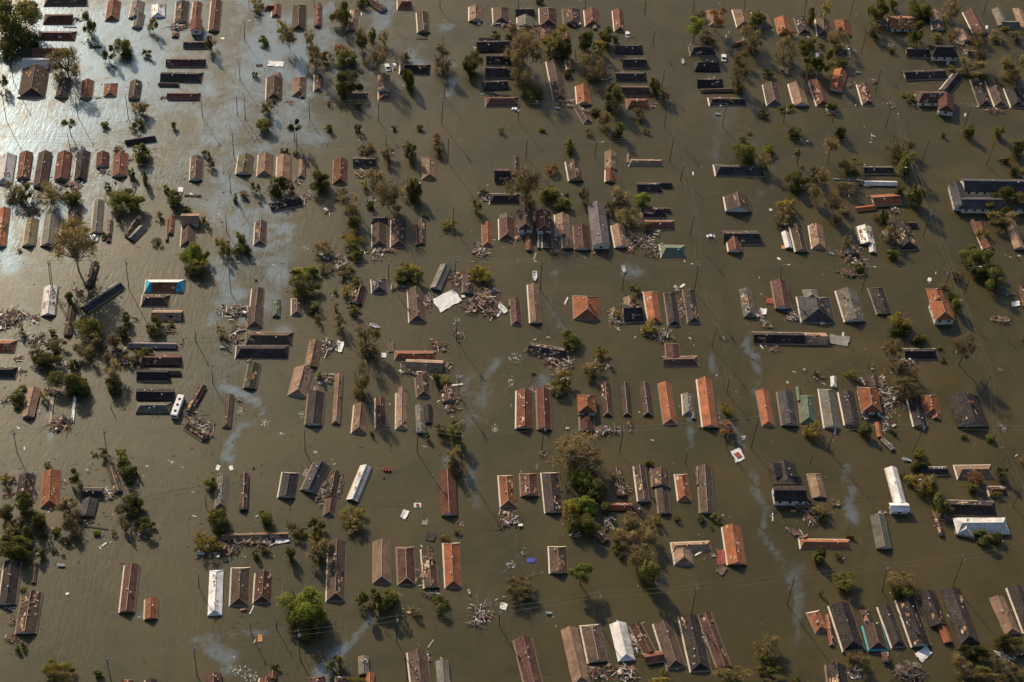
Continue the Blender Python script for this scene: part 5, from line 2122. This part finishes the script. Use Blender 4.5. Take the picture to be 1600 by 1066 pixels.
# ------------------------------------------------------------------ read the survey
def parse(data):
    tile = (0, 0); cur = None; out = []
    for line in data.strip().splitlines():
        line = line.strip()
        if not line: continue
        lab = None
        if '"' in line: line, lab = line.split('"')[0].strip(), line.split('"')[1]
        t = line.split()
        if t[0][0] == '@': tile = (int(t[0][1:]), int(t[1])); continue
        if t[0] in 'h+':
            part = (t[1], *map(float, t[2:7]), t[7], t[8:])
            if t[0] == 'h': cur = ['h', tile, [part], lab]; out.append(cur)
            else: cur[2].append(part)
        else: out.append([t[0], tile, t[1:], lab])
    return out
for it in parse(DATA) + parse(DATA2):
    k, tile, a, lab = it
    if k == 'h': build_house(tile, a, lab)
    elif k == 't': build_tree(tile, a[0], *map(float, a[1:5]), len(a) > 5)
    elif k == 'p':
        if float(a[0]) < 1560: build_pole(tile, *map(float, a[:4]), a[4] if len(a) > 4 else '')
    elif k == 'd':
        if float(a[2]) > 5: build_debris(tile, *map(float, a[:4]), a[4] if len(a) > 4 else '')
    elif k == 'f': build_foam(tile, *map(float, a))
    elif k == 's':
        if float(a[2]) > 1: build_sheet(tile, *map(float, a[:5]), a[5], lab)
    elif k in 'cb': build_vehicle(k, tile, *map(float, a[:4]), a[4], lab)
    elif k == 'v': build_vehicle(k, tile, *map(float, a[:4]), a[5], lab, float(a[4]))

# loose litter nobody could count, drifting round the houses and heaps
rl = random.Random(77); mb = MB(); src = [t for t in THINGS if t['short'] != 'utility pole']
for i in range(5200):
    t = rl.choice(src); q = abs(rl.gauss(0, 1)); an = rl.uniform(0, 6.28); px_, py_ = t['x'] + math.cos(an) * q * 22, t['y'] + math.sin(an) * q * 20
    c = G(px_, py_); m = rl.choices(range(7), (3, 2, 3, 4, 7, 3, 9))[0]
    d = (rl.uniform(.2, 1.5), rl.uniform(.08, .3), .08) if m != 6 else (rl.uniform(.2, .8), rl.uniform(.2, .6), .12)
    mb.box((c.x, c.y, .03), d, rl.uniform(0, 3.1), m)
o = new("floating_litter", mb.mesh("floating_litter", D_MATS)); o['kind'] = 'stuff'; o['label'] = "loose scraps of wood and leaves drifting on the flood"; o['category'] = 'litter'
# ------------------------------------------------------------------ overhead wires, strung from pole top to pole top
WIRES = [[(166,1026),(303,1010),(466,990),(620,966),(781,953),(937,928),(1087,917),(1242,900),(1385,884),(1505,869),(1610,850)],
 [(-10,150),(118,153),(197,149),(314,153),(370,152),(482,158),(591,158),(691,153),(812,158),(937,160),(1044,158),(1135,163),(1299,176),(1395,159),(1518,163),(1610,166)],
 [(-10,210),(105,200),(234,205),(363,205),(463,210),(604,208),(701,212),(824,215),(933,217),(1052,212),(1252,217),(1452,217),(1555,220)],
 [(-10,411),(77,411),(196,411),(357,412),(607,408),(713,403),(847,406),(977,411),(1092,410),(1222,411),(1357,414),(1486,417),(1521,413),(1610,416)],
 [(-10,672),(20,672),(162,668),(330,670),(475,667),(653,669),(722,668),(850,669),(974,669),(1186,653),(1304,669),(1443,665),(1610,668)],
 [(701,212),(709,320),(713,403),(715,497),(718,585),(722,668)],
 [(1376,108),(1394,158),(1455,330),(1485,417),(1548,585),(1557,675),(1598,760)],
 [(1024,43),(1039,107),(1045,158),(1068,257),(1085,332),(1092,410),(1120,509),(1140,590)],
 [(380,28),(372,92),(370,152),(363,205),(358,272),(352,333),(357,412),(339,500),(332,579),(321,772),(310,897),(303,1010)]]
for wi, pts in enumerate(WIRES):
    w3 = []
    for (x, y) in pts:
        best = min(POLETOPS, key=lambda q: (q[0][0] - x) ** 2 + (q[0][1] - y) ** 2)
        if math.hypot(best[0][0] - x, best[0][1] - y) < 14: w3.append(Vector(best[1]) + Vector((0, 0, -.3)))
        else: w3.append(G(x, y, 9.5))
    mb = MB()
    for off in ((-.9, 0), (.9, -.1)):
        for a, b in zip(w3, w3[1:]):
            d = (b - a).normalized(); pr = Vector((-d.y, d.x, 0)) * off[0]; sag = (b - a).length * .018; prev = None
            for i in range(9):
                t = i / 8; q = a.lerp(b, t) + pr + Vector((0, 0, off[1] - sag * 4 * t * (1 - t)))
                if prev is not None: mb.tube(prev, q, .040, .040, 3)
                prev = q
    o = new("power_line", mb.mesh("power_line", M_WIRE))
    mx = pts[len(pts) // 2]
    reg(o, mx[0], mx[1], "pair of thin " + ("crosswise" if wi < 5 else "lengthwise") + " overhead power cables", 'power cables', 'power line', 'overhead power cables', None, 1)

# ------------------------------------------------------------------ labels: looks first, then what it stands beside, then the part of the photo
def region(x, y):
    r = ['top', 'upper', 'middle', 'lower', 'bottom'][min(4, max(0, int(y / 214)))]; c = ['far left', 'left', 'centre', 'right', 'far right'][min(4, max(0, int(x / 320)))]
    return f"{r} {c}"
land = [t for t in THINGS if t['short'] not in ('utility pole', 'debris heap', 'power cables', 'foam ring', 'floating board') and t['big'] > 2.2]
def rel(t, u):
    dx, dy = u['x'] - t['x'], (u['y'] - t['y']) * 1.1
    return ('left of' if dx > 0 else 'right of') if abs(dx) > abs(dy) else ('above' if dy > 0 else 'below')
for t in THINGS:
    near = sorted((u for u in land if u is not t), key=lambda u: (u['x'] - t['x']) ** 2 + (u['y'] - t['y']) ** 2)
    near = [u for u in near[:26] if 'house' in u['o']['category'] and math.hypot(u['x'] - t['x'], u['y'] - t['y']) < 105][:6] + [u for u in near[:12] if u['o']['category'] != 'house'][:4]
    t['near'] = near; t['cands'] = [t['label']] if t['label'] else []
    rg = region(t['x'], t['y'])
    for i in range(min(4, len(near))):
        for j in range(i + 1, min(5, len(near))):
            if near[i]['short'] != near[j]['short'] or rel(t, near[i]) != rel(t, near[j]): t['cands'].append(f"{t['base']} {rel(t, near[i])} {near[i]['short']} and {rel(t, near[j])} {near[j]['short']}, {rg}")
    for u in near: t['cands'].append(f"{t['base']} just {rel(t, u)} {u['short']}, {rg}")
    nb_ = t['base'].replace(' with wing', '').replace(' missing shingles', '').replace(' with bare patches', '')
    for u in near: t['cands'].append(f"{nb_} {rel(t, u)} {u['short']}, {rg}")
    for u in near: t['cands'].append(f"{nb_} {rel(t, u)} {u['short']}")
used = set()
for t in sorted(THINGS, key=lambda t: -t['big']):
    for c in t['cands']:
        if c.lower() not in used and len(c.replace(',', ' ').replace('-', ' ').split()) <= 16: break
    else:
        c = None
        for c2 in t['cands']:
            for w in ('uppermost', 'lowest', 'leftmost', 'rightmost', 'second', 'third'):
                c3 = c2.replace(' just ', f' ({w}) ') if False else f"{w} {c2}"
                if c3.lower() not in used and len(c3.replace(',', ' ').split()) <= 16: c = c3; break
            if c: break
        c = c or t['cands'][0]
    used.add(c.lower()); t['o']['label'] = c
print("things", len(THINGS), "unique labels", len(used))
